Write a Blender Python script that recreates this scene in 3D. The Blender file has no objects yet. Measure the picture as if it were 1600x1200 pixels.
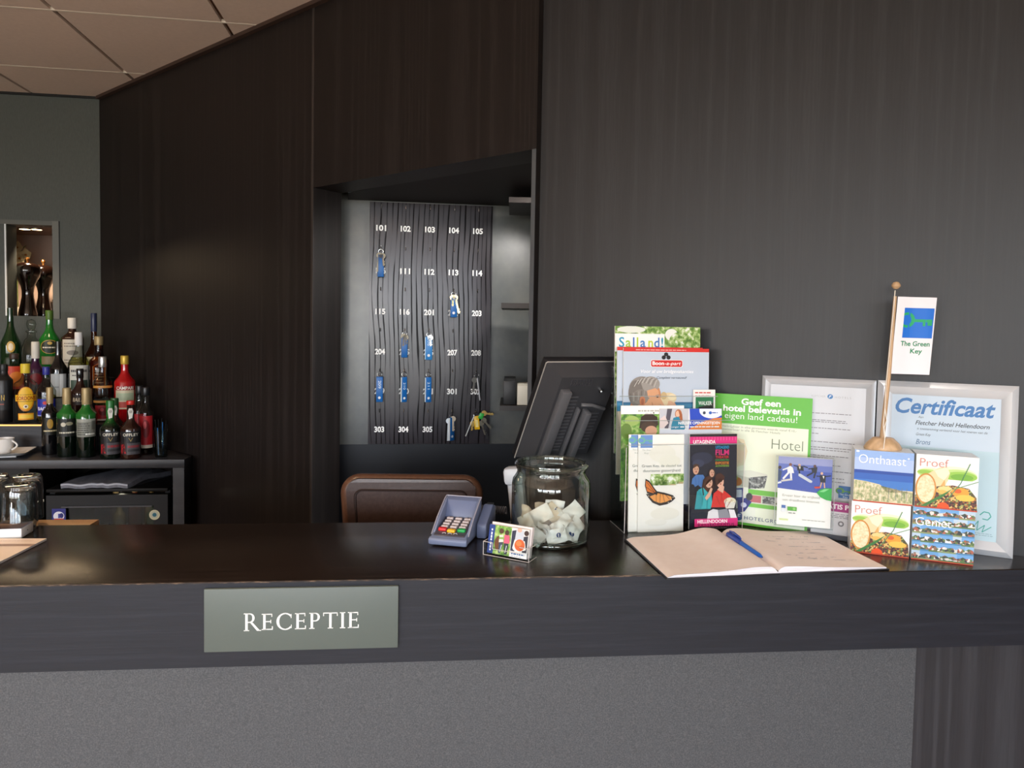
import bpy, bmesh, math, random
from mathutils import Vector, Matrix
random.seed(7)
sc = bpy.context.scene
COL = sc.collection
PI = math.pi

# ------------------------------------------------------------------ camera
cam_d = bpy.data.cameras.new('camera'); cam = bpy.data.objects.new('camera', cam_d); COL.objects.link(cam)
cam_d.sensor_width = 36.0; cam_d.lens = 24.75; cam_d.shift_y = -40.5/1600; cam_d.clip_start = 0.02
cam.matrix_world = (Matrix.Translation((0, 0, 1.55)) @ Matrix.Rotation(math.radians(90-2.58), 4, 'X')
                    @ Matrix.Rotation(math.radians(1.03), 4, 'Z'))
sc.camera = cam
# ------------------------------------------------------------------ exposure
vs = sc.view_settings
vs.view_transform = 'Standard'; vs.look = 'None'; vs.gamma = 1.0; vs.exposure = -0.06; vs.use_curve_mapping = False
sc.cycles.max_bounces = 10; sc.cycles.transparent_max_bounces = 24; sc.cycles.glossy_bounces = 5
sc.cycles.caustics_reflective = False; sc.cycles.caustics_refractive = False; sc.cycles.sample_clamp_indirect = 6.0
# ------------------------------------------------------------------ daylight outside the windows
w = bpy.data.worlds.new('World'); sc.world = w; w.use_nodes = True
nt = w.node_tree; nt.nodes.clear()
wo = nt.nodes.new('ShaderNodeOutputWorld'); bg = nt.nodes.new('ShaderNodeBackground')
tc = nt.nodes.new('ShaderNodeTexCoord'); sp = nt.nodes.new('ShaderNodeSeparateXYZ'); rp = nt.nodes.new('ShaderNodeValToRGB')
mr = nt.nodes.new('ShaderNodeMapRange'); mr.inputs['From Min'].default_value = -0.3; mr.inputs['From Max'].default_value = 0.5
nt.links.new(tc.outputs['Generated'], sp.inputs[0]); nt.links.new(sp.outputs['Z'], mr.inputs['Value'])
nt.links.new(mr.outputs[0], rp.inputs[0]); nt.links.new(rp.outputs[0], bg.inputs['Color']); nt.links.new(bg.outputs[0], wo.inputs[0])
e = rp.color_ramp.elements
e[0].position = 0.0; e[0].color = (0.21, 0.21, 0.20, 1)
e[1].position = 1.0; e[1].color = (0.72, 0.86, 1.0, 1)
for p_, c_ in ((0.34, (0.36, 0.37, 0.34, 1)), (0.44, (0.82, 0.88, 0.98, 1))):
    q_ = e.new(p_); q_.color = c_
bg.inputs['Strength'].default_value = 15.8

def area(name, loc, rot, sx, sy, power, col, portal=False, spread=None):
    d = bpy.data.lights.new(name, 'AREA'); d.shape = 'RECTANGLE'; d.size = sx; d.size_y = sy
    d.energy = power; d.color = col
    if portal: d.cycles.is_portal = True
    if spread: d.spread = spread
    o = bpy.data.objects.new(name, d); COL.objects.link(o); o.location = loc; o.rotation_euler = rot
    return o
def spot(name, loc, target, power, col, ang=70, blend=0.6, rad=0.04):
    d = bpy.data.lights.new(name, 'SPOT'); d.energy = power; d.color = col
    d.spot_size = math.radians(ang); d.spot_blend = blend; d.shadow_soft_size = rad
    o = bpy.data.objects.new(name, d); COL.objects.link(o); o.location = loc
    o.rotation_euler = (Vector(target)-Vector(loc)).to_track_quat('-Z', 'Y').to_euler()
    return o
WINDOWS = [(-4.9, -3.2), (-2.9, -1.2), (-0.9, 0.8), (1.1, 2.6)]   # x ranges of the window openings in the rear wall
WIN_Z = (0.75, 2.40); REAR_Y = -4.2
for a_, b_ in WINDOWS:
    area('window_daylight', ((a_+b_)/2, REAR_Y-0.02, sum(WIN_Z)/2), (PI/2, 0, 0), b_-a_, WIN_Z[1]-WIN_Z[0], 1, (1, 1, 1), portal=True)
WARM = (1.0, 0.72, 0.45)
# unseen lobby downlights, those behind the camera added as soft fill: (x, y, power)
DOWNLIGHTS = [(-1.15, 1.10, 50), (0.45, 0.75, 26), (-0.3, -0.6, 24), (1.4, -0.8, 24), (-2.6, -0.6, 30), (-2.35, 1.9, 9)]
# unseen globe lamps added behind the camera to brighten the ceiling: (x, y, z, power)
FILL_GLOBES = [(-2.3, -1.3, 2.0, 62), (1.3, -1.9, 2.0, 17), (-0.6, -2.2, 2.0, 34)]

# ------------------------------------------------------------------ materials
def lin(c):
    c /= 255.0
    return c/12.92 if c <= 0.04045 else ((c+0.055)/1.055)**2.4
def rgb(h):
    if isinstance(h, tuple): return h + (1,)
    h = h.lstrip('#')
    return tuple(lin(int(h[i:i+2], 16)) for i in (0, 2, 4)) + (1,)
_mc = {}
def M(h, rough=0.45, metal=0.0, spec=0.5, coat=0.0, trans=0.0, ior=1.45, emit=0):
    k = (h, rough, metal, spec, coat, trans, emit)
    if k in _mc: return _mc[k]
    m = bpy.data.materials.new('paint'); m.use_nodes = True
    b = m.node_tree.nodes['Principled BSDF']
    b.inputs['Base Color'].default_value = rgb(h); b.inputs['Roughness'].default_value = rough
    b.inputs['Metallic'].default_value = metal; b.inputs['Specular IOR Level'].default_value = spec
    b.inputs['Coat Weight'].default_value = coat; b.inputs['Transmission Weight'].default_value = trans
    b.inputs['IOR'].default_value = ior
    if emit:
        b.inputs['Emission Color'].default_value = rgb(h); b.inputs['Emission Strength'].default_value = emit
    _mc[k] = m
    return m
def nodes(name):
    m = bpy.data.materials.new(name); m.use_nodes = True
    return m, m.node_tree, m.node_tree.nodes['Principled BSDF']
def N(t, kind, **kw):
    n = t.nodes.new(kind)
    for k, v in kw.items():
        if k in n.inputs: n.inputs[k].default_value = v
        else: setattr(n, k, v)
    return n
def ramp(t, stops):
    r = t.nodes.new('ShaderNodeValToRGB'); r.color_ramp.interpolation = 'LINEAR'
    els = r.color_ramp.elements
    els[0].position, els[0].color = stops[0][0], rgb(stops[0][1])
    els[1].position, els[1].color = stops[-1][0], rgb(stops[-1][1])
    for p, c in stops[1:-1]:
        x = els.new(p); x.color = rgb(c)
    return r
def wood(name, dark, mid, light, scale=(30, 30, 1.2), rough=(0.4, 0.5), bump=0.15, cathedral=1.0, rot=0.0, spec=0.5, coat=0.0, seed=0.0, lines=0.28, ring=1.0, pores=False, invert=False):
    """veneer: fine streaks along the stretched axis plus flowing growth rings"""
    m, t, b = nodes(name)
    tcn = N(t, 'ShaderNodeTexCoord'); mp0 = N(t, 'ShaderNodeMapping'); mp0.inputs['Rotation'].default_value = (0, 0, rot)
    mp0.inputs['Location'].default_value = (seed, seed*.7, seed*.3)
    mp = N(t, 'ShaderNodeMapping'); mp.inputs['Scale'].default_value = scale
    n1 = N(t, 'ShaderNodeTexNoise', Scale=5.0, Detail=6.0, Roughness=0.65)
    mp2 = N(t, 'ShaderNodeMapping'); big = max(scale); mp2.inputs['Scale'].default_value = tuple((0.11 if q >= big*0.5 else 0.018*big/30/q*1.2)*q*30/big*ring for q in scale)
    n2 = N(t, 'ShaderNodeTexNoise', Scale=1.0, Detail=1.5, Roughness=0.4)
    mul = N(t, 'ShaderNodeMath', operation='MULTIPLY'); mul.inputs[1].default_value = 170.0*cathedral
    sn = N(t, 'ShaderNodeMath', operation='SINE')
    ab = N(t, 'ShaderNodeMapRange'); ab.inputs['From Min'].default_value = -1; ab.inputs['From Max'].default_value = 1
    pw = N(t, 'ShaderNodeMath', operation='POWER'); pw.inputs[1].default_value = 3.0
    mx = N(t, 'ShaderNodeMix'); mx.data_type = 'FLOAT'; mx.inputs[0].default_value = lines
    r = ramp(t, [(0.25, dark), (0.5, mid), (0.8, light)])
    L = t.links.new
    L(tcn.outputs['Object'], mp0.inputs[0]); L(mp0.outputs[0], mp.inputs[0]); L(mp.outputs[0], n1.inputs['Vector']); L(mp0.outputs[0], mp2.inputs[0]); L(mp2.outputs[0], n2.inputs['Vector'])
    L(n2.outputs[0], mul.inputs[0]); L(mul.outputs[0], sn.inputs[0]); L(sn.outputs[0], ab.inputs['Value']); L(ab.outputs[0], pw.inputs[0])
    inv = N(t, 'ShaderNodeMath', operation='SUBTRACT'); inv.inputs[0].default_value = 1.0; L(pw.outputs[0], inv.inputs[1])
    L(n1.outputs[0], mx.inputs[2]); L((inv if invert else pw).outputs[0], mx.inputs[3]); L(mx.outputs[0], r.inputs[0]); L(r.outputs[0], b.inputs['Base Color'])
    rr = N(t, 'ShaderNodeMapRange'); rr.inputs['To Min'].default_value = rough[0]; rr.inputs['To Max'].default_value = rough[1]
    L(mx.outputs[0], rr.inputs['Value']); L(rr.outputs[0], b.inputs['Roughness'])
    bp = N(t, 'ShaderNodeBump', Strength=bump, Distance=0.002); L(mx.outputs[0], bp.inputs['Height']); L(bp.outputs[0], b.inputs['Normal'])
    b.inputs['Specular IOR Level'].default_value = spec; b.inputs['Coat Weight'].default_value = coat
    if pores:
        sr = N(t, 'ShaderNodeMapRange'); sr.inputs['From Min'].default_value = 0.36; sr.inputs['From Max'].default_value = 0.62; sr.inputs['To Min'].default_value = spec*0.15; sr.inputs['To Max'].default_value = spec
        L(mx.outputs[0], sr.inputs['Value']); L(sr.outputs[0], b.inputs['Specular IOR Level'])
    return m
def speckle(name, stops, scale=300.0, rough=0.6, bump=0.0, metal=0.0, detail=3.0, stretch=(1, 1, 1), spec=0.5):
    m, t, b = nodes(name)
    tcn = N(t, 'ShaderNodeTexCoord'); mp = N(t, 'ShaderNodeMapping'); mp.inputs['Scale'].default_value = stretch
    n1 = N(t, 'ShaderNodeTexNoise', Scale=scale, Detail=detail, Roughness=0.6)
    r = ramp(t, stops); L = t.links.new
    L(tcn.outputs['Object'], mp.inputs[0]); L(mp.outputs[0], n1.inputs['Vector']); L(n1.outputs[0], r.inputs[0]); L(r.outputs[0], b.inputs['Base Color'])
    b.inputs['Roughness'].default_value = rough; b.inputs['Metallic'].default_value = metal; b.inputs['Specular IOR Level'].default_value = spec
    if bump:
        bp = N(t, 'ShaderNodeBump', Strength=bump, Distance=0.002); L(n1.outputs[0], bp.inputs['Height']); L(bp.outputs[0], b.inputs['Normal'])
    return m
def cells(name, stops, scale, stretch=(1, 1, 1)):
    m, t, b = nodes(name)
    tcn = N(t, 'ShaderNodeTexCoord'); mp = N(t, 'ShaderNodeMapping'); mp.inputs['Scale'].default_value = stretch
    v = N(t, 'ShaderNodeTexVoronoi', Scale=scale); r = ramp(t, stops); r.color_ramp.interpolation = 'CONSTANT'
    s = N(t, 'ShaderNodeSeparateColor'); L = t.links.new
    L(tcn.outputs['Object'], mp.inputs[0]); L(mp.outputs[0], v.inputs['Vector']); L(v.outputs['Color'], s.inputs[0]); L(s.outputs[0], r.inputs[0]); L(r.outputs[0], b.inputs['Base Color'])
    b.inputs['Roughness'].default_value = 0.4
    return m
def glass(name, tint, edge, gloss=1.0, rough=0.02):
    """thin clear glass or acrylic: see-through, glossier and tinted towards grazing view"""
    m = bpy.data.materials.new(name); m.use_nodes = True; t = m.node_tree; t.nodes.clear(); L = t.links.new
    out = N(t, 'ShaderNodeOutputMaterial'); tr = N(t, 'ShaderNodeBsdfTransparent'); gl = N(t, 'ShaderNodeBsdfGlossy'); gl.inputs['Roughness'].default_value = rough
    lw = N(t, 'ShaderNodeLayerWeight', Blend=0.5); pw_ = N(t, 'ShaderNodeMath', operation='POWER'); pw_.inputs[1].default_value = 3.5
    fr = N(t, 'ShaderNodeMath', operation='MULTIPLY_ADD'); fr.inputs[1].default_value = 0.85; fr.inputs[2].default_value = 0.04; fr.use_clamp = True
    p2 = N(t, 'ShaderNodeMath', operation='POWER'); p2.inputs[1].default_value = 2.5
    mc = N(t, 'ShaderNodeMix'); mc.data_type = 'RGBA'; mc.inputs[6].default_value = rgb(tint); mc.inputs[7].default_value = rgb(edge)
    mu = N(t, 'ShaderNodeMath', operation='MULTIPLY'); mu.inputs[1].default_value = gloss
    mx = N(t, 'ShaderNodeMixShader')
    L(lw.outputs['Facing'], p2.inputs[0]); L(p2.outputs[0], mc.inputs[0]); L(mc.outputs[2], tr.inputs[0]); L(lw.outputs['Facing'], pw_.inputs[0]); L(pw_.outputs[0], fr.inputs[0]); L(fr.outputs[0], mu.inputs[0]); L(mu.outputs[0], mx.inputs[0])
    L(tr.outputs[0], mx.inputs[1]); L(gl.outputs[0], mx.inputs[2]); L(mx.outputs[0], out.inputs[0])
    return m

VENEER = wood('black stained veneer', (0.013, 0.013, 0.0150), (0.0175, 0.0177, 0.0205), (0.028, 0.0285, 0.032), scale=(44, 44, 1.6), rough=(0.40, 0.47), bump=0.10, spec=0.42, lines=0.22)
VENEER_SHADED = wood('black stained veneer on the long wall', (0.0095, 0.0072, 0.0068), (0.0135, 0.0102, 0.0098), (0.024, 0.0195, 0.0185), scale=(44, 44, 1.6), rough=(0.44, 0.52), bump=0.10, seed=3.3, spec=0.32, lines=0.24)  # same veneer, darkened in colour where this wall gets less reflected light
TOPWOOD = wood('polished dark counter wood', (0.011, 0.0072, 0.006), (0.0155, 0.0100, 0.008), (0.026, 0.018, 0.014), scale=(1.6, 50, 50), rough=(0.20, 0.28), bump=0.03, lines=0.15, rot=-0.0958, spec=0.5, seed=1.7)
FASCIA = wood('dark fascia wood', (0.0065, 0.008, 0.0135), (0.009, 0.011, 0.0185), (0.018, 0.021, 0.031), scale=(1.5, 34, 34), rough=(0.46, 0.56), bump=0.15, rot=-0.0958, seed=5.2, lines=0.10, spec=0.4)
CABWOOD = wood('dark back bar wood', (0.020, 0.020, 0.024), (0.030, 0.030, 0.035), (0.045, 0.045, 0.05), scale=(1.5, 30, 30), rough=(0.35, 0.5), bump=0.1, seed=8.0)
def pored(name, base, pore, k=330.0, amp=26.0, spec=0.6):
    m, t, b = nodes(name); L = t.links.new
    tcn = N(t, 'ShaderNodeTexCoord'); sx = N(t, 'ShaderNodeSeparateXYZ'); mp = N(t, 'ShaderNodeMapping'); mp.inputs['Scale'].default_value = (5.0, 5.0, 1.3); mp.inputs['Location'].default_value = (1.3, 0, 0.4)
    n = N(t, 'ShaderNodeTexNoise', Scale=1.0, Detail=2.5, Roughness=0.5); mp2 = N(t, 'ShaderNodeMapping'); mp2.inputs['Scale'].default_value = (45, 45, 3.5); n2 = N(t, 'ShaderNodeTexNoise', Scale=1.0, Detail=3.0)
    ma = N(t, 'ShaderNodeMath', operation='MULTIPLY'); ma.inputs[1].default_value = k; mb_ = N(t, 'ShaderNodeMath', operation='MULTIPLY_ADD'); mb_.inputs[1].default_value = amp
    sn = N(t, 'ShaderNodeMath', operation='SINE'); ad = N(t, 'ShaderNodeMath', operation='MULTIPLY_ADD'); ad.inputs[1].default_value = 2.2; mr_ = N(t, 'ShaderNodeMapRange'); mr_.inputs['From Min'].default_value = 1.70; mr_.inputs['From Max'].default_value = 2.15
    L(tcn.outputs['Object'], sx.inputs[0]); L(tcn.outputs['Object'], mp.inputs[0]); L(tcn.outputs['Object'], mp2.inputs[0]); L(mp.outputs[0], n.inputs['Vector']); L(mp2.outputs[0], n2.inputs['Vector'])
    L(sx.outputs['X'], ma.inputs[0]); L(n.outputs[0], mb_.inputs[0]); L(ma.outputs[0], mb_.inputs[2]); L(mb_.outputs[0], sn.inputs[0])
    L(n2.outputs[0], ad.inputs[0]); L(sn.outputs[0], ad.inputs[2]); L(ad.outputs[0], mr_.inputs['Value'])
    cr = ramp(t, [(0.0, base), (1.0, pore)]); L(mr_.outputs[0], cr.inputs[0]); L(cr.outputs[0], b.inputs['Base Color'])
    s1 = N(t, 'ShaderNodeMapRange'); s1.inputs['To Min'].default_value = spec; s1.inputs['To Max'].default_value = 0.03; L(mr_.outputs[0], s1.inputs['Value']); L(s1.outputs[0], b.inputs['Specular IOR Level'])
    b.inputs['Roughness'].default_value = 0.22; b.inputs['Coat Weight'].default_value = 0.08; b.inputs['Coat Roughness'].default_value = 0.22
    return m
BOARDWOOD = pored('open grained key board', (0.032, 0.028, 0.034), (0.007, 0.006, 0.007), spec=0.48)
GREYWALL = speckle('grey green textured wall', [(0.3, '#424846'), (0.7, '#4c524f')], 90, 0.6, 0.1, stretch=(3, 3, .6))
PLASTER = speckle('grey plaster', [(0.3, '#464a4b'), (0.5, '#525553'), (0.7, '#5f605c')], 9, 0.30, 0.02, spec=0.8)
PANELGREY = speckle('grey speckled laminate', [(0.35, '#3d4044'), (0.5, '#484b4f'), (0.65, '#56595d')], 420, 0.5, 0.03)
CEIL = speckle('tan ceiling tile', [(0.3, '#e2d0c4'), (0.7, '#e8d6ca')], 60, 0.8, 0.02)
LIGHTWOOD = wood('pale wood', (0.30, 0.17, 0.08), (0.42, 0.25, 0.12), (0.52, 0.33, 0.17), scale=(3, 40, 40), rough=(0.4, 0.5), bump=0.05)
TURNWOOD = wood('turned beech', (0.46, 0.29, 0.15), (0.60, 0.40, 0.23), (0.70, 0.49, 0.30), scale=(20, 20, 3), rough=(0.35, 0.45), bump=0.03)
FLOORM = wood('oak floor', (0.54, 0.43, 0.35), (0.64, 0.53, 0.43), (0.70, 0.58, 0.48), scale=(1.2, 14, 14), rough=(0.35, 0.5), bump=0.05)
ACRYL = glass('clear acrylic', '#fdfefe', '#d5e2e0', 0.6)
JARGLASS = glass('clear jar glass', '#f8fbf9', '#a9beb3', 1.7)
CLEARGLASS = glass('clear bottle glass', '#eef2ee', '#7d8a80', 1.0)
TUMBLERGLASS = glass('tumbler glass', '#f0f4f5', '#8f9ca2', 2.2)
LIDGLASS = glass('fridge door glass', '#b8bdb4', '#60665f', 0.5)
CHROME = M('#c9c9c9', 0.18, 1.0); BRASS = M('#d2b06a', 0.25, 1.0); STEEL = M('#8d8d90', 0.32, 1.0)
ALU = M('#d3d8de', 0.30, 0.35); ALU2 = M('#b9b8b2', 0.33, 0.85)
WHITE = M('#f4f4f4', 0.5); BLACKP = M('#121214', 0.4); PAPER = M('#f2efe9', 0.7)
FOLI = speckle('print of foliage', [(0.34, '#35602a'), (0.46, '#6f9a3c'), (0.55, '#b9d08a'), (0.62, '#f3f6ee')], 75, 0.4, detail=6)
FOLI2 = speckle('print of a green garden', [(0.35, '#3b6a2a'), (0.5, '#6fa63c'), (0.66, '#c6d98a')], 70, 0.4, detail=3)
DUNE = speckle('print of dune grass', [(0.32, '#6d7d52'), (0.46, '#a4ab7c'), (0.58, '#d5c9a6'), (0.7, '#efe6d2')], 170, 0.4, detail=6, stretch=(1, 1, .6))
SALAD = cells('print of a salad', [(0.0, '#3a2320'), (0.2, '#6a3422'), (0.36, '#4c5b26'), (0.5, '#a8682c'), (0.62, '#d9b46c'), (0.74, '#4a1a24'), (0.88, '#93a05a')], 330)
HOUSES = cells('print of house photographs', [(0.0, '#3b4a3a'), (0.2, '#8b6a55'), (0.36, '#d9d6cf'), (0.5, '#2f3540'), (0.64, '#5d7a45'), (0.78, '#b0604a'), (0.9, '#e9ecf0')], 230)
CRUST = speckle('print of bread crumb', [(0.35, '#e8c48e'), (0.6, '#f6e3c0')], 200, 0.4)
GREYPHOTO = cells('print of a grey photograph', [(0, '#3a3d3d'), (0.3, '#6d7270'), (0.6, '#a6aaa6'), (0.85, '#555')if 0 else (0.85, '#555555')], 260)

# ------------------------------------------------------------------ mesh builder
class MB:
    def __init__(s): s.v = []; s.f = []; s.mi = []; s.sm = []; s.mats = []
    def slot(s, m):
        if m not in s.mats: s.mats.append(m)
        return s.mats.index(m)
    def add(s, vs_, fs, mat, smooth=False, T=None):
        o = len(s.v); k = s.slot(mat)
        for p in vs_:
            s.v.append(tuple(T @ Vector(p)) if T is not None else tuple(p))
        for f in fs:
            s.f.append([i+o for i in f]); s.mi.append(k); s.sm.append(smooth)
        return s
    def box(s, x0, x1, y0, y1, z0, z1, mat, bev=0.0, seg=2, T=None):
        bm = bmesh.new(); bmesh.ops.create_cube(bm, size=1.0)
        bmesh.ops.scale(bm, vec=(x1-x0, y1-y0, z1-z0), verts=bm.verts)
        bmesh.ops.translate(bm, vec=((x0+x1)/2, (y0+y1)/2, (z0+z1)/2), verts=bm.verts)
        if bev: bmesh.ops.bevel(bm, geom=list(bm.edges), offset=bev, segments=seg, affect='EDGES', profile=0.5)
        bm.verts.index_update()
        s.add([v.co.copy() for v in bm.verts], [[v.index for v in f.verts] for f in bm.faces], mat, bool(bev), T)
        bm.free(); return s
    def prism(s, poly, z0, z1, mat, T=None, bev=0.0):
        bm = bmesh.new(); vb = [bm.verts.new((x, y, z0)) for x, y in poly]
        f = bm.faces.new(vb); r = bmesh.ops.extrude_face_region(bm, geom=[f])
        bmesh.ops.translate(bm, vec=(0, 0, z1-z0), verts=[g for g in r['geom'] if isinstance(g, bmesh.types.BMVert)])
        if bev: bmesh.ops.bevel(bm, geom=list(bm.edges), offset=bev, segments=2, affect='EDGES', profile=0.5)
        bm.verts.index_update()
        s.add([v.co.copy() for v in bm.verts], [[v.index for v in f.verts] for f in bm.faces], mat, bool(bev), T)
        bm.free(); return s
    def lathe(s, prof, mat, seg=32, T=None, sx=1.0, sy=1.0):
        vs_ = []; fs = []; n = len(prof)
        for r, z in prof:
            for k in range(seg):
                a = 2*PI*k/seg; vs_.append((r*math.cos(a)*sx, r*math.sin(a)*sy, z))
        for i in range(n-1):
            for k in range(seg):
                k2 = (k+1) % seg; fs.append([i*seg+k, i*seg+k2, (i+1)*seg+k2, (i+1)*seg+k])
        if prof[0][0] > 1e-5: fs.append(list(range(seg))[::-1])
        if prof[-1][0] > 1e-5: fs.append([(n-1)*seg+k for k in range(seg)])
        return s.add(vs_, fs, mat, True, T)
    def tube(s, pts, r, mat, seg=8, T=None, closed=False, caps=True):
        pts = [Vector(p) for p in pts]; n = len(pts); vs_ = []; fs = []; up = None
        rs = r if isinstance(r, (list, tuple)) else [r]*n
        for i, p in enumerate(pts):
            a = pts[i-1] if (i > 0 or closed) else p; b = pts[(i+1) % n] if (i < n-1 or closed) else p
            d = (b-a).normalized()
            if up is None: up = d.orthogonal().normalized()
            up = (up - d*up.dot(d)).normalized(); q = d.cross(up)
            for k in range(seg):
                an = 2*PI*k/seg; vs_.append(p + (up*math.cos(an)+q*math.sin(an))*rs[i])
        for i in range(n if closed else n-1):
            j = (i+1) % n
            for k in range(seg):
                k2 = (k+1) % seg; fs.append([i*seg+k, i*seg+k2, j*seg+k2, j*seg+k])
        if caps and not closed: fs += [list(range(seg))[::-1], [(n-1)*seg+k for k in range(seg)]]
        return s.add(vs_, fs, mat, True, T)
    def ball(s, c, r, mat, sx=1, sy=1, sz=1, seg=16, T=None):
        prof = [(max(1e-6, r*math.cos(a)), r*math.sin(a)) for a in [-PI/2+PI*i/10 for i in range(11)]]
        TT = Matrix.Translation(c) @ Matrix.Diagonal((sx, sy, sz, 1))
        return s.lathe(prof, mat, seg, (T @ TT) if T is not None else TT)
    def grid(s, fn, nu, nv, mat, T=None, smooth=True):
        vs_ = [fn(i/nu, j/nv) for j in range(nv+1) for i in range(nu+1)]
        fs = [[j*(nu+1)+i, j*(nu+1)+i+1, (j+1)*(nu+1)+i+1, (j+1)*(nu+1)+i] for j in range(nv) for i in range(nu)]
        return s.add(vs_, fs, mat, smooth, T)
    def build(s, name, parent=None, label=None, cat=None, group=None, kind=None, loc=None, rot=None, fix=True):
        me = bpy.data.meshes.new(name); me.from_pydata(s.v, [], s.f)
        for m in s.mats: me.materials.append(m)
        me.polygons.foreach_set('material_index', s.mi); me.polygons.foreach_set('use_smooth', s.sm)
        if fix:
            bm = bmesh.new(); bm.from_mesh(me); bmesh.ops.recalc_face_normals(bm, faces=bm.faces); bm.to_mesh(me); bm.free()
        me.update()
        if any(s.sm): me.set_sharp_from_angle(angle=0.7)
        o = bpy.data.objects.new(name, me); COL.objects.link(o)
        if parent: o.parent = parent
        if loc: o.location = loc
        if rot: o.rotation_euler = rot
        tag(o, label, cat, group, kind); return o
def tag(o, label=None, cat=None, group=None, kind=None):
    if label: o['label'] = label
    if cat: o['category'] = cat
    if group: o['group'] = group
    if kind: o['kind'] = kind
    return o
def thing(name, label, cat, loc=(0, 0, 0), rz=0.0, group=None, rx=0.0):
    o = bpy.data.objects.new(name, None); COL.objects.link(o); o.empty_display_size = 0.05
    o.location = loc; o.rotation_euler = (rx, 0, rz)
    return tag(o, label, cat, group)
def struct(name, mb): return mb.build(name, kind='structure')
def copy_tree(o, parent=None):
    c = o.copy(); COL.objects.link(c)
    if parent: c.parent = parent
    for ch in list(o.children): copy_tree(ch, c)
    return c

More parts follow.
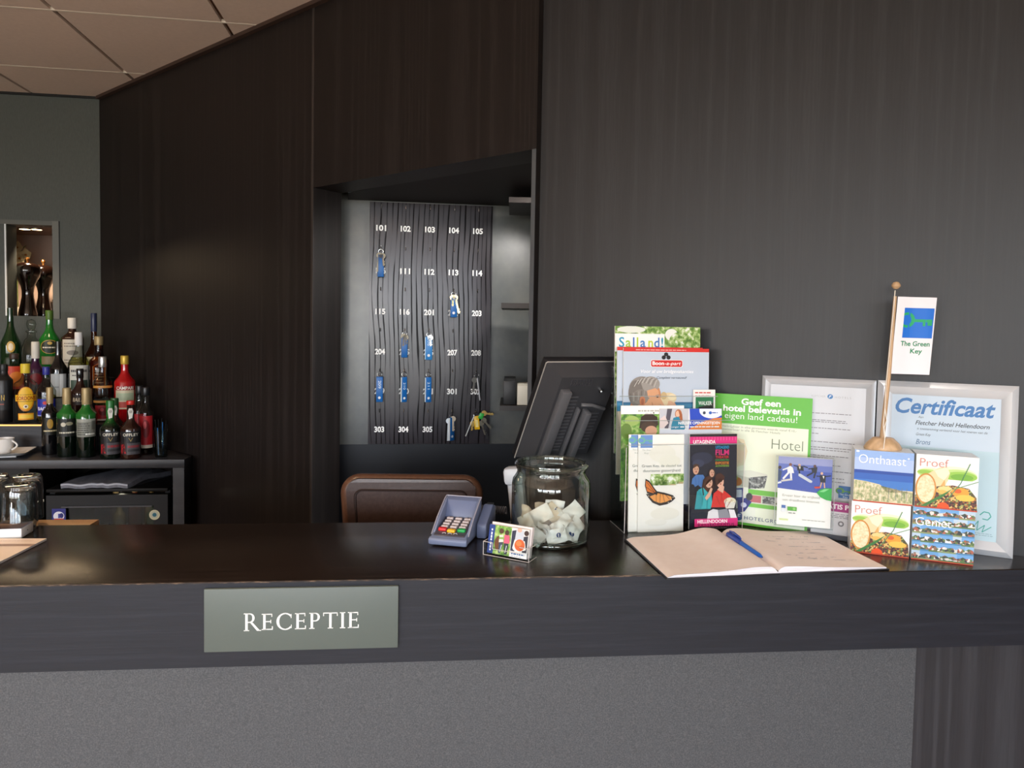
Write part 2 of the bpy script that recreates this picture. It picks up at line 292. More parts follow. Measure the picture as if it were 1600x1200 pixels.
# ------------------------------------------------------------------ lettering and printed art
_tx = {}
def text_mesh(s_, shear=0.0, off=0.0, space=1.0):
    k = (s_, shear, off, space)
    if k not in _tx:
        cu = bpy.data.curves.new('lettering', 'FONT'); cu.body = s_; cu.shear = shear; cu.offset = off
        cu.space_character = space; cu.resolution_u = 3; cu.size = 1.0
        o = bpy.data.objects.new('lettering', cu); me = o.to_mesh()
        vs_ = [(v.co.x, v.co.y) for v in me.vertices]; fs = [list(p.vertices) for p in me.polygons]
        o.to_mesh_clear(); bpy.data.objects.remove(o); bpy.data.curves.remove(cu)
        _tx[k] = (vs_, fs)
    return _tx[k]
CAP = max(y for x, y in text_mesh('H')[0])
class Art:
    """flat print: px grid of W x H, y down, laid on a sheet wid metres wide; front faces -Y"""
    def __init__(s, mb, W, H, wid, y0=0.0, x0=0.0, z0=0.0, cyl=None, step=0.00008):
        s.mb = mb; s.W = W; s.H = H; s.k = wid/W; s.y0 = y0; s.x0 = x0; s.z0 = z0; s.n = 1; s.cyl = cyl; s.step = step
        s.Hm = H*s.k; s.Wm = wid
    def P(s, x, y):
        d = s.n*s.step
        if s.cyl:
            a = (x-s.W/2)*s.k/s.cyl; r = s.cyl+d
            return (r*math.sin(a), -r*math.cos(a), s.z0+(s.H-y)*s.k)
        return (s.x0+x*s.k, s.y0-d, s.z0+(s.H-y)*s.k)
    def poly(s, pts, c, up=True):
        if up: s.n += 1
        m = c if isinstance(c, bpy.types.Material) else M(c, 0.42)
        bm = bmesh.new(); f = bm.faces.new([bm.verts.new((p[0], p[1], 0)) for p in pts])
        r = bmesh.ops.triangulate(bm, faces=[f]); bm.verts.index_update()
        s.mb.add([s.P(v.co.x, v.co.y) for v in bm.verts], [[v.index for v in f.verts] for f in bm.faces], m); bm.free()
    def rect(s, x0, y0, x1, y1, c):
        s.n += 1; m = c if isinstance(c, bpy.types.Material) else M(c, 0.42)
        n = 10 if s.cyl else 1
        for i in range(n):
            a = x0+(x1-x0)*i/n; b = x0+(x1-x0)*(i+1)/n
            s.mb.add([s.P(a, y0), s.P(b, y0), s.P(b, y1), s.P(a, y1)], [[0, 3, 2, 1]], m, bool(s.cyl))
    def ell(s, cx, cy, rx, ry, c, n=14, y_min=None):
        s.n += 1; m = c if isinstance(c, bpy.types.Material) else M(c, 0.42)
        xs = [-math.cos(PI*i/n) for i in range(n+1)]
        vs_ = []; fs = []
        for x in xs:
            h = math.sqrt(max(0, 1-x*x)); vs_ += [s.P(cx+rx*x, cy-ry*h), s.P(cx+rx*x, cy+ry*h)]
        for i in range(n): fs.append([2*i, 2*i+1, 2*i+3, 2*i+2])
        s.mb.add(vs_, fs, m)
    def line(s, pts, wd, c):
        for a, b in zip(pts[:-1], pts[1:]):
            d = Vector((b[0]-a[0], b[1]-a[1])); q = Vector((-d.y, d.x)).normalized()*wd/2
            s.poly([(a[0]+q.x, a[1]+q.y), (b[0]+q.x, b[1]+q.y), (b[0]-q.x, b[1]-q.y), (a[0]-q.x, a[1]-q.y)], c, up=False)
        s.n += 1
    def text(s, t, x, y, cap, c, width=None, bold=0.0, shear=0.0, align='l', space=1.0):
        s.n += 1; m = c if isinstance(c, bpy.types.Material) else M(c, 0.42)
        vs_, fs = text_mesh(t, shear, bold*0.62, space)
        if not vs_: return
        mn = min(v[0] for v in vs_); mxx = max(v[0] for v in vs_); ky = cap/CAP
        kx = width/(mxx-mn) if width else ky
        if align == 'c': x -= (mxx-mn)*kx/2
        if align == 'r': x -= (mxx-mn)*kx
        s.mb.add([s.P(x+(a-mn)*kx, y-b*ky) for a, b in vs_], fs, m)
    def vtext(s, t, x, y, cap, c, length, up=True, bold=0.0):
        """text turned a quarter; starts at y and runs up (or down)"""
        s.n += 1; m = M(c, 0.42); vs_, fs = text_mesh(t, 0, bold, 1.0)
        mn = min(v[0] for v in vs_); mxx = max(v[0] for v in vs_); ky = cap/CAP; kx = length/(mxx-mn); sg = 1 if up else -1
        s.mb.add([s.P(x-sg*b*ky, y-sg*(a-mn)*kx) for a, b in vs_], fs, m)
    def lines(s, x0, x1, ys, c, h=0.8, rnd=0.25):
        """print too small to read: rows of word-length dashes"""
        for y in ys:
            s.n += 0; x = x0; end = x1-(x1-x0)*rnd*random.random()
            while x < end-1:
                wl = min(random.uniform(2.5, 8), end-x); s.rect(x, y, x+wl, y+h, c); s.n -= 1; x += wl+1.2
        s.n += 1

# ================================================================== the room
def frame(o, u, v):
    """matrix for a local (along, back, up) frame at a plan point"""
    return Matrix(((u[0], v[0], 0, o[0]), (u[1], v[1], 0, o[1]), (0, 0, 1, 0), (0, 0, 0, 1)))
BEND = (0.0549, 1.8936); CORN = (-2.0813, 3.5634); ZC = 2.654; DOOR_Z = 2.0225
TL = frame(BEND, (-0.788, 0.616), (0.616, 0.788))            # the long wall running off to the left from the bend
TR = frame(BEND, (0.8944, -0.4472), (0.4472, 0.8944))        # the wall on the right of the bend
EDX, EDY = 0.9922, 0.1245                                    # direction of the bar wall
TB = frame(CORN, (-EDX, -EDY), (-EDY, EDX))                  # the bar wall, running left from the far corner
TA = frame((-0.5551, 2.7214), (EDX, EDY), (-EDY, EDX))       # the alcove's back wall, from the key board's left edge

struct('floor', MB().box(-6.7, 3.2, -4.4, 4.2, -0.1, 0.0, FLOORM))
# ceiling: slab, square-edged tiles hung below it, lit gaps painted as pale bars one way, tan slots the other
ca = math.atan(0.138); TC = Matrix.Translation((-1.657, 2.4996, 0)) @ Matrix.Rotation(ca, 4, 'Z')
c = MB(); c.box(-6.7, 3.2, -4.4, 4.2, ZC+0.012, ZC+0.12, M('#6b4b38', 0.8))
TW, TD = 0.585, 0.635; yph = 0.081
for i in range(-10, 10):
    for j in range(-12, 4):
        c.box(i*TW+0.008, (i+1)*TW-0.008, yph+j*TD+0.005, yph+(j+1)*TD-0.005, ZC, ZC+0.012, CEIL, T=TC)
for j in range(-12, 5):
    c.box(-10*TW, 10*TW, yph+j*TD-0.0049, yph+j*TD+0.0049, ZC-0.0008, ZC+0.011, M('#f2eadc', 0.35), T=TC)
struct('ceiling', c)
OP0, OP1, JD = 0.014, 0.9645, 0.121
wl = MB()
wl.box(OP1, 2.712, 0, JD, 0, 2.66, VENEER_SHADED, T=TL).box(0.0, OP1, 0, JD, DOOR_Z, 2.66, VENEER_SHADED, T=TL).box(0.0, OP0, 0, 0.10, 0, DOOR_Z, VENEER_SHADED, T=TL)
struct('wall_back', wl)
struct('wall_right', MB().box(0.0, 3.32, 0.02, 0.14, 0, 2.66, VENEER, T=TR))
LIP = wood('lighter lipping', (0.03, 0.024, 0.022), (0.045, 0.037, 0.034), (0.06, 0.05, 0.047), scale=(30, 30, 1.3), bump=0.1)
struct('trim_1', MB().box(OP1, OP1+0.011, -0.0015, 0.0, 0, 2.65, LIP, T=TL))
struct('trim_2', MB().box(0.0, OP0-0.001, -0.002, 0.0, 0, DOOR_Z, M('#55585c', 0.4), T=TL))
struct('trim_3', MB().box(-0.01, 2.70, -0.020, -0.0005, ZC-0.014, ZC, M('#40302a', 0.6), T=TL).box(0, 3.3, 0.0, 0.0195, ZC-0.014, ZC, M('#40302a', 0.6), T=TR).box(0.0, 3.0, -0.012, 0, ZC-0.010, ZC, BLACKP, T=TB))  # shadow gap above the bar wall is painted as a black strip
# bar wall with the little lit niche
NU0, NU1, NZ0, NZ1, ND = 0.2238, 0.4364, 1.558, 2.011, 0.085
b = MB()
b.box(0.0, NU0, 0, ND, 0, 2.66, GREYWALL, T=TB).box(NU1, 4.4, 0, ND, 0, 2.66, GREYWALL, T=TB)
b.box(NU0, NU1, 0, ND, 0, NZ0, GREYWALL, T=TB).box(NU0, NU1, 0, ND, NZ1, 2.66, GREYWALL, T=TB)
struct('wall_left', b)
TAUPE = M('#b39c90', 0.6)
b = MB()
b.box(0.0, 0.95, 0.50, 0.54, NZ0-0.03, NZ1+0.14, TAUPE, T=TB).box(0.0, 0.95, ND, 0.50, NZ0-0.03, NZ0, M('#4b443f', 0.3), T=TB)
b.box(0.0, 0.95, ND, 0.50, NZ1+0.004, NZ1+0.04, M('#6e5343', 0.5), T=TB).box(0.0, 0.03, ND, 0.50, NZ0, NZ1+0.004, TAUPE, T=TB).box(0.92, 0.95, ND, 0.50, NZ0, NZ1+0.004, TAUPE, T=TB)
struct('wall_niche', b)
b = MB()
b.box(NU0-0.030, NU0, -0.004, 0, NZ0-0.012, NZ1+0.022, M('#676a66', 0.5), T=TB).box(NU0-0.033, NU0-0.030, -0.005, 0, NZ0-0.012, NZ1+0.022, BLACKP, T=TB)
b.box(NU0, NU1+0.1, -0.004, 0, NZ1, NZ1+0.022, M('#5a5d59', 0.5), T=TB)
b.box(NU1, NU1+0.007, -0.006, 0.0, NZ0, NZ1, M('#e8eef2', 0.25), T=TB)  # lit edge of the niche, its brightness painted as a white strip
struct('trim_4', b)
struct('trim_5', MB().box(-0.20, 0.95, 0.012, 0.0178, 0, 1.079, M('#20242b', 0.35), T=TA))
# key alcove behind the opening
b = MB().box(-0.212, 1.0, 0.018, 0.12, 0, 2.66, PLASTER, T=TA)
struct('wall_alcove', b)
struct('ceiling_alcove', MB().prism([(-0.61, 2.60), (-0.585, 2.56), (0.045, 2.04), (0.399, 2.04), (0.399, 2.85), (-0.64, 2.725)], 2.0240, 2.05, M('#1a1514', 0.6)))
struct('wall_alcove_right', MB().box(0.40, 0.50, 2.05, 2.95, 0, 2.66, PLASTER))
# rest of the lobby, behind the camera
LOBBY = M('#8a7d70', 0.7)
struct('wall_side', MB().box(3.02, 3.14, -4.3, 0.45, 0, 2.66, LOBBY))
struct('wall_far', MB().box(-6.6, -6.48, -4.3, 3.2, 0, 2.66, M('#6e5a4a', 0.7)))
b = MB(); xs = [-6.6] + [x for p in WINDOWS for x in p] + [3.14]
for i in range(0, len(xs), 2): b.box(xs[i], xs[i+1], REAR_Y-0.1, REAR_Y, 0, 2.66, LOBBY)
for a_, b_ in WINDOWS: b.box(a_, b_, REAR_Y-0.1, REAR_Y, 0, WIN_Z[0], LOBBY).box(a_, b_, REAR_Y-0.1, REAR_Y, WIN_Z[1], 2.66, LOBBY)
struct('wall_rear', b)
for k, (a_, b_) in enumerate(WINDOWS):
    f = MB(); z0, z1 = WIN_Z; y0, y1 = REAR_Y-0.07, REAR_Y-0.03; wt = M('#e5e3de', 0.4)
    f.box(a_, a_+0.05, y0, y1, z0, z1, wt).box(b_-0.05, b_, y0, y1, z0, z1, wt).box(a_, b_, y0, y1, z0, z0+0.05, wt).box(a_, b_, y0, y1, z1-0.05, z1, wt)
    f.box((a_+b_)/2-0.025, (a_+b_)/2+0.025, y0, y1, z0, z1, wt)
    struct('window_%d' % (k+1), f)
for k, (x, y, p) in enumerate(DOWNLIGHTS):
    t = thing('unseen_downlight', 'unseen round ceiling downlight above the lobby', 'ceiling light', (x, y, ZC), group='ceiling downlights outside the view')
    m_ = MB(); m_.lathe([(0.055, -0.004), (0.055, 0.0), (0.04, 0.0), (0.04, -0.004)], CHROME, 24); m_.build('trim_ring', t)
    MB().lathe([(0.0, -0.001), (0.039, -0.001)], M('#ffdca8', 0.5, emit=6), 20).build('lamp', t)
    spot('downlight_beam', (x, y, ZC-0.03), (x, y, 0), p, WARM if x < -1 else (1.0, 0.88, 0.77), 92, 0.7, 0.05)

t = thing('unseen_downlight', 'unseen fill downlight added inside the key alcove', 'ceiling light', (0.20, 2.24, 2.0235)); MB().lathe([(0.055, -0.004), (0.055, 0.0), (0.04, 0.0), (0.04, -0.004)], CHROME, 24).build('trim_ring', t); MB().lathe([(0.0, -0.001), (0.039, -0.001)], M('#ffdca8', 0.5, emit=6), 20).build('lamp', t)  # unseen lamp added to brighten the key board numbers
for k, (x, y, z, p) in enumerate(FILL_GLOBES):
    t = thing('fill_globe', 'unseen fill globe added in the lobby to brighten the ceiling', 'pendant lamp', (x, y, z), group='added fill globes outside the view')
    MB().tube([(0, 0, 0.13), (0, 0, ZC-z)], 0.004, BLACKP, 8).build('cord', t); MB().lathe([(0.03, 0.105), (0.03, 0.14), (0, 0.14)], BLACKP, 16).build('holder', t)
    MB().ball((0, 0, 0), 0.11, M('#ffe6c4', 0.4, emit=3.0)).build('globe', t)
    d = bpy.data.lights.new('globe_fill', 'POINT'); d.energy = p; d.color = (1.0, 0.86, 0.70); d.shadow_soft_size = 0.12  # added fill below the globe, lifts the ceiling
    o = bpy.data.objects.new('globe_fill', d); COL.objects.link(o); o.location = (x, y, z-0.26)

# ================================================================== reception counter
CU = (0.9954, 0.0957); CVv = (-0.0957, 0.9954)
TK = frame((-0.8522, 1.1624), CU, CVv)                       # along the front edge, back, up
ZT = 1.10
def Kf(x): return 1.1624+(x+0.8522)*0.09614                  # front edge line in plan
def Kb(x): return Kf(x)+0.3647                               # back edge line in plan
counter = thing('reception_counter', 'long dark wood reception counter with grey front panel', 'counter', (0, 0, 0))
top_poly = [(-1.65, Kf(-1.65)), (1.1705, Kf(1.1705)), (0.5595, 1.6622), (-1.65, Kb(-1.65))]
bm_ = MB(); bm_.prism(top_poly, ZT-0.03, ZT, TOPWOOD, bev=0.0015); bm_.build('countertop', counter)
MB().box(-0.80, 2.015, 0.0, 0.022, 0.950, ZT-0.0302, FASCIA, T=TK).box(-0.80, 2.015, -0.0006, 0.0, ZT-0.0302, ZT-0.0018, FASCIA, T=TK).build('fascia', counter)
WORN = speckle('worn edge', [(0.40, '#1c1512'), (0.52, '#3c2e25'), (0.62, '#7a6450'), (0.7, '#2a201a')], 46, 0.3, stretch=(1, 8, 8), detail=5)
MB().box(-0.80, 1.25, -0.0009, 0.0016, ZT-0.0022, ZT+0.0003, WORN, T=TK).build('worn_edge', counter)
MB().box(-0.80, 1.650, 0.010, 0.035, 0.02, 0.9498, PANELGREY, T=TK).build('front_panel', counter)
MB().box(1.651, 2.005, 0.012, 0.035, 0.02, 0.9498, wood('dark blue black veneer', (0.016, 0.017, 0.021), (0.024, 0.025, 0.031), (0.038, 0.04, 0.047), scale=(40, 40, 1.5), bump=0.15, seed=6), T=TK).build('end_panel', counter)
MB().box(-0.80, 1.30, 0.26, 0.355, 0.02, 1.0695, M('#1b1818', 0.5), T=TK).build('back_panel', counter)
MB().prism([(-0.35, Kb(-0.35)+0.001), (0.20, Kb(0.20)+0.001), (0.20, 1.80), (-0.35, 1.80)], 0.92, 0.95, M('#201c1b', 0.4)).build('staff_worktop', counter)
MB().box(-0.80, -0.03, 0.364, 0.405, 1.082, 1.1002, LIGHTWOOD, T=TK).build('back_ledge', counter)

# sign on the fascia: grey glass plate with cut serif capitals
SIGN = thing('reception_sign', 'grey glass plate with white capitals on the counter front', 'sign', (TK @ Vector((0.4973, -0.001, 0))).to_tuple(), math.atan2(CU[1], CU[0]))
g_, t_g, b_g = nodes('frosted grey green glass'); b_g.inputs['Base Color'].default_value = rgb('#59635f'); b_g.inputs['Roughness'].default_value = 0.45
MB().box(-0.165, 0.165, -0.007, 0.0, 0.980, 1.0903, g_, bev=0.0012).build('plate', SIGN)
def serif_word(word, x0, x1, z0, z1, y):
    """roman capitals built from thick and thin strokes"""
    S_, TH, SE = 0.15, 0.065, 0.055
    def R_(a, b, c_, d): return [(a, c_), (b, c_), (b, d), (a, d)]
    def arc(cx, cy, rx, ry, a0, a1, tk0, tk1, n=14):
        o_ = []; i_ = []
        for i in range(n+1):
            a = math.radians(a0+(a1-a0)*i/n); wgt = abs(math.cos(a)); th = tk1+(tk0-tk1)*wgt
            o_.append((cx+rx*math.cos(a), cy+ry*math.sin(a))); i_.append((cx+(rx-th)*math.cos(a), cy+(ry-min(th, 0.085))*math.sin(a)))
        return [[o_[k], o_[k+1], i_[k+1], i_[k]] for k in range(n)]
    def stem(x): return [R_(x, x+S_, 0, 1), R_(x-0.085, x+S_+0.085, 0, SE), R_(x-0.085, x+S_+0.085, 1-SE, 1)]
    G = {}
    def bowl(x): return [R_(x+S_, x+S_+0.15, 1-TH, 1), R_(x+S_, x+S_+0.15, 0.46, 0.46+TH)]+arc(x+S_+0.13, 0.73, 0.27, 0.27, -90, 90, 0.14, 0.065)
    G['R'] = (0.92, stem(0.085)+bowl(0.085)+[[(0.36, 0.48), (0.52, 0.48), (0.97, 0.0), (0.78, 0.0)], R_(0.80, 1.02, 0, 0.05)])
    G['P'] = (0.70, stem(0.085)+bowl(0.085))
    e_ = stem(0.085)+[R_(0.2, 0.62, 1-TH, 1), R_(0.2, 0.56, 0.48, 0.48+TH), R_(0.2, 0.66, 0, TH), R_(0.57, 0.62, 0.80, 1), R_(0.60, 0.66, 0, 0.22), R_(0.51, 0.56, 0.40, 0.62)]
    G['E'] = (0.72, e_)
    G['C'] = (0.98, arc(0.54, 0.5, 0.52, 0.53, 42, 318, 0.165, 0.065, 30)+[R_(0.86, 0.91, 0.70, 0.95), R_(0.88, 0.92, 0.08, 0.30)])
    G['T'] = (0.86, [R_(0.36, 0.51, 0, 1), R_(0.275, 0.595, 0, SE), R_(0.0, 0.87, 1-TH, 1), R_(0, 0.05, 0.78, 1), R_(0.82, 0.87, 0.78, 1)])
    G['I'] = (0.36, stem(0.10))
    gap = 0.13; tot = sum(G[ch][0] for ch in word)+gap*(len(word)-1); kx = (x1-x0)/tot; kz = z1-z0
    m_ = MB(); wht = M('#e9ecea', 0.5); x = 0
    for i, ch in enumerate(word):
        big = 1.10 if i == 0 else 1.0
        for q in G[ch][1]:
            pts = [(x0+(x+px)*kx, z0+pz*kz*big-(big-1)*kz*0.5) for px, pz in q]
            m_.add([(px, y, pz) for px, pz in pts], [[0, 1, 2, 3]], wht)
        x += G[ch][0]+gap
    return m_
serif_word('RECEPTIE', -0.0985, 0.0985, 1.0175, 1.0460, -0.0074).build('lettering', SIGN)

# ================================================================== back bar
ZB = 0.9733
def along_wall(t, off): return (BEND[0]-0.788*t-0.616*off, BEND[1]+0.616*t-0.788*off)
def along_bar(x, off=0.0):                                    # point on the bar wall at world x, off in front of it
    u = (CORN[0]-x)/EDX; return (x+EDY*off, CORN[1]-EDY*u-EDX*off)
bar = thing('back_bar_cabinet', 'dark wood back bar cabinet carrying bottles beside the long wall', 'cabinet')
FRX = -1.3527
def bf(x, d=0.0): return 2.90+(x-FRX)*EDY/EDX+d               # cabinet front line
barpoly = [(-3.3, bf(-3.3)), (FRX, 2.90), (-1.364, 2.990), along_wall(2.68, 0.01), along_bar(-2.10, 0.005), along_bar(-3.3, 0.005)]
MB().prism(barpoly, ZB-0.0348, ZB, CABWOOD, bev=0.001).build('cabinet_top', bar)
TQ = frame((FRX, 2.90), (-EDX, -EDY), (-EDY, EDX))
MB().box(0.0015, 0.046, 0.001, 0.085, 0, ZB-0.0350, CABWOOD, T=TQ).build('side_panel', bar)
MB().box(0.60, 1.9, 0.001, 0.30, 0, ZB-0.0350, M('#0c0b0b', 0.6), T=TQ).build('side_cabinet', bar)
MB().box(0.15, 1.9, 0.52, 0.54, 0, ZB-0.0350, M('#0c0b0b', 0.6), T=TQ).build('back_panel', bar)
riser = thing('bottle_riser', 'three stepped dark wood riser holding the rows of bottles', 'shelf')
R1Z, R2Z, R3Z = 1.090, 1.185, 1.265
def rf(x, d=0.0): return 3.018+(x+2.10)*EDY/EDX+d
def step_poly(d, t, xl=-2.9): 
    # front line pushed back by d; right end cut along the long wall
    p = along_wall(t, 0.012)
    return [(xl, rf(xl, d)), (p[0]-0.0, rf(p[0], d)), p, along_wall(2.66, 0.012), along_bar(-2.12, 0.006), along_bar(xl, 0.006)]
MB().prism(step_poly(0.0, 2.17), ZB, R1Z, CABWOOD).build('step', riser)
MB().prism(step_poly(0.165, 2.40), R1Z, R2Z, CABWOOD).build('step', riser)
MB().prism(step_poly(0.265, 2.52), R2Z, R3Z, CABWOOD).build('step', riser)
GLOW = M('#ffb766', 0.4, emit=1.3)  # lit shelf edge, its amber glow put in as emission
MB().box(-2.9, -2.005, 0, 0.004, 0, 0.006, GLOW, T=Matrix.Translation((0, 0, R1Z-0.0065)) @ Matrix(((1, 0, 0, 0), (EDY/EDX, 1, 0, 3.018-0.0045+2.10*EDY/EDX), (0, 0, 1, 0), (0, 0, 0, 1)))).build('edge_glow', riser, label='amber glow of the lit step edge, made by emission')
spot('alcove_fill', (0.20, 2.24, 2.000), (-0.36, 2.74, 1.50), 26, (1.0, 0.95, 0.90), 84, 0.7, 0.05)  # added fill aimed at the key board
spot('niche_lamp_beam', (-2.52, 3.68, 1.995), (-2.54, 3.76, 1.5), 26, (1.0, 0.75, 0.5), 110, 0.5, 0.02)
area('bottle_fill', (-2.35, 3.15, 1.9), (math.radians(-12), 0, 0), 0.5, 0.05, 2.2, (1.0, 0.74, 0.45))  # warm area light without a lamp body, added to light the bottles

# fridge under the bar top
fr = thing('bar_fridge', 'black glass door bar fridge under the back bar', 'fridge', (-1.4184, 2.8918, 0), math.atan2(EDY, EDX))
BK = M('#0b0b0c', 0.5, spec=0.3); BK2 = M('#0f0f11', 0.45, spec=0.35)
f = MB(); W_, D_, Hf = 0.47, 0.40, 0.840
f.box(-W_, 0, 0.03, 0.05, 0.0, 0.55, BK).box(-W_, -W_+0.02, 0.03, D_, 0, Hf, BK).box(-0.02, 0, 0.03, D_, 0, Hf, BK).box(-W_, 0, D_-0.02, D_, 0, Hf, BK)
f.box(-W_, 0, 0.0, D_, Hf, Hf+0.014, BK, bev=0.003).box(-W_, 0, 0.03, D_, 0.0, 0.03, BK).build('fridge_body', fr)
MB().box(-W_+0.021, -0.021, 0.06, D_-0.021, 0.60, 0.605, STEEL).build('wire_shelf', fr)
d = MB(); zt = Hf-0.012
d.box(-W_, 0, 0.0, 0.028, zt-0.045, zt, BK2).box(-W_, -W_+0.075, 0.0, 0.028, 0.02, zt-0.045, BK2).box(-0.055, 0, 0.0, 0.028, 0.02, zt-0.045, BK2).box(-W_+0.075, -0.055, 0.0, 0.028, 0.02, 0.10, BK2)
dr_ = d.build('door', fr)
MB().box(-W_+0.072, -0.052, 0.012, 0.017, 0.095, zt-0.04, LIDGLASS).build('glass_pane', dr_)
MB().box(-W_+0.06, -0.06, -0.006, 0.0, zt-0.050, zt-0.044, M('#3a3a3e', 0.3)).build('handle', dr_)
s_ = MB(); a = Art(s_, 20, 20, 0.052, y0=-0.0005, x0=-W_+0.022, z0=0.722)
a.rect(0, 0, 20, 20, '#1b1f7c'); a.ell(10, 12, 8, 7.5, '#e9ebf5'); a.rect(9, 8, 12, 15, '#3a3f9c'); a.ell(14, 11, 3, 4, '#161a70'); a.rect(3, 15.5, 17, 20, '#b31f24')
s_.build('door_sticker', dr_, label='blue square sticker with a white and red emblem')
s_ = MB(); a = Art(s_, 20, 20, 0.042, y0=-0.0005, x0=-0.073, z0=0.722)
a.ell(10, 10, 10, 10, '#d9d8b8'); a.ell(10, 10, 7.5, 7.5, '#c6cdb9'); a.ell(10, 10, 4, 4, '#1e6a80'); s_.build('door_sticker', dr_, label='round cream sticker with a blue centre')
# folded cloth on the fridge
def cloth_fn(u, v):
    q = [(-1.832, 2.845), (-1.575, 2.875), (-1.515, 3.12), (-1.712, 3.20)]
    x = (1-v)*((1-u)*q[0][0]+u*q[1][0])+v*((1-u)*q[3][0]+u*q[2][0]); y = (1-v)*((1-u)*q[0][1]+u*q[1][1])+v*((1-u)*q[3][1]+u*q[2][1])
    z = 0.875+0.012*math.sin(v*3)+0.003*math.sin(u*17+v*9)+(0.006*math.exp(-((u-.62)/.05)**2-(v/.08)**2))
    return (x, y, z)
CL = speckle('grey blue cloth', [(0.3, '#5c606b'), (0.7, '#767b88')], 60, 0.4, 0.3)
m_ = MB(); m_.grid(cloth_fn, 24, 18, CL); m_.grid(lambda u, v: (cloth_fn(u, 0)[0], cloth_fn(u, 0)[1]+0.001*v, cloth_fn(u, 0)[2]-v*0.020), 24, 2, CL)
m_.grid(lambda u, v: (cloth_fn(1, u)[0], cloth_fn(1, u)[1], cloth_fn(1, u)[2]-v*0.020), 18, 2, CL); m_.grid(lambda u, v: (cloth_fn(u, v)[0], cloth_fn(u, v)[1], 0.8555), 2, 2, CL)
cl = m_.build('folded_cloth', label='folded grey plastic cloth lying on top of the bar fridge', cat='cloth')
MB().grid(lambda u, v: (cloth_fn(u, 0)[0], cloth_fn(u, 0)[1]-0.0012, cloth_fn(u, 0)[2]-0.002-v*0.006), 24, 1, M('#aeb4bf', 0.35)).build('bright_hem', cl)

# ------------------------------------------------------------------ bottles
DKGREEN = M('#0c2a10', 0.08, spec=0.6, coat=0.5); PORTGREEN = M('#123f16', 0.08, spec=0.6, coat=0.6)
def filled(name, empty, full, z0, z1):
    m, t, b = nodes(name); tcn = N(t, 'ShaderNodeTexCoord'); sx = N(t, 'ShaderNodeSeparateXYZ'); mr_ = N(t, 'ShaderNodeMapRange'); mr_.inputs['From Min'].default_value = z0; mr_.inputs['From Max'].default_value = z1
    r = ramp(t, [(0.0, full), (1.0, empty)]); t.links.new(tcn.outputs['Object'], sx.inputs[0]); t.links.new(sx.outputs['Z'], mr_.inputs['Value']); t.links.new(mr_.outputs[0], r.inputs[0]); t.links.new(r.outputs[0], b.inputs['Base Color'])
    b.inputs['Roughness'].default_value = 0.08; b.inputs['Coat Weight'].default_value = 0.4; return m
PORTGREEN = filled('green glass filled with dark wine', '#1f6a26', '#07120a', 0.135, 0.175); BRIGHTGREEN = M('#176a22', 0.08, spec=0.6, coat=0.5)
NEARBLACK = M('#0d0d0f', 0.12, spec=0.6, coat=0.4); BROWNGL = M('#2a120b', 0.1, spec=0.6, coat=0.5); RED = M('#b01015', 0.12, coat=0.5)
GOLDF = M('#a8946a', 0.42, 0.3); SILVERF = M('#c3c4c2', 0.28, 0.8); CREAM = '#e6dcc0'
AMBERL = glass('amber spirit', '#c98a3c', '#6b3a12', 0.6); PALEL = glass('pale wine', '#e8e6a8', '#9c9a50', 0.6); ORANGEL = glass('orange spirit', '#e07a25', '#8a3a10', 0.6)
PINKL = glass('red spirit', '#d2232a', '#7a0a10', 0.6)
def bottle(name, label, x, y, z, h, r, mat, sh=(0.60, 0.74), rn=0.36, cap=(0.80, GOLDF), liquid=None, labels=(), group=None, capr=1.1, prof=None, tag_extra=None):
    t = thing(name, label, 'bottle', (x, y, z), math.atan2(-x, y), group)
    a, b_ = sh
    if prof is None:
        prof = [(0.0, 0.004), (r*0.55, 0.004), (r*0.9, 0.0), (r, 0.006), (r, a*h)]
        for i in range(1, 7):
            q = i/6; w_ = 0.5-0.5*math.cos(PI*q); prof.append((r+(r*rn-r)*w_, (a+(b_-a)*(0.55*q+0.45*q*q))*h))
        prof += [(r*rn*0.96, 0.90*h), (r*rn, 0.955*h), (r*rn, 0.985*h), (0.0, 0.985*h)]
    MB().lathe(prof, mat, 28).build('glass_body', t)
    if liquid:
        lm, lev = liquid; lp = [(0.0, 0.010)]+[(max(0, pr-0.0035), max(0.010, pz)) for pr, pz in prof if 0.004 < pz < lev*h]
        lp += [(lp[-1][0], lev*h), (0.0, lev*h)]; MB().lathe(lp, lm, 24).build('drink', t)
    if cap:
        c0, cm = cap; rc = r*rn*capr
        MB().lathe([(rc*0.96, c0*h), (rc, c0*h+0.003), (rc, h-0.004), (rc*0.92, h), (0.0, h)], cm, 20).build('cap', t)
    for (z0, z1, wid, W, H, fn) in labels:
        m_ = MB(); A = Art(m_, W, H, wid, z0=z0*h, cyl=r+0.0004); A.k = wid/W
        kz = (z1-z0)*h/H
        oldP = A.P
        def P(px, py, A=A, kz=kz, z0=z0): 
            aa = (px-A.W/2)*A.k/A.cyl; rr = A.cyl+A.n*A.step
            return (rr*math.sin(aa), -rr*math.cos(aa), z0*h+(A.H-py)*kz)
        A.P = P; fn(A); m_.build('label', t)
    return t
def L_port(A): A.rect(0, 0, 60, 50, '#15160f'); A.ell(30, 18, 10, 14, '#a8832e'); A.poly([(22, 10), (34, 8), (30, 26), (24, 24)], '#3f5c2a'); A.lines(8, 52, [36], '#d8c9a0', 4, 0.0)
def L_port2(A): A.rect(0, 0, 60, 50, '#1b1d19'); A.ell(20, 16, 7, 6, '#c9c3ae'); A.ell(36, 14, 10, 5, '#8b8870'); A.lines(8, 52, [37], '#cfcab6', 4, 0.0)
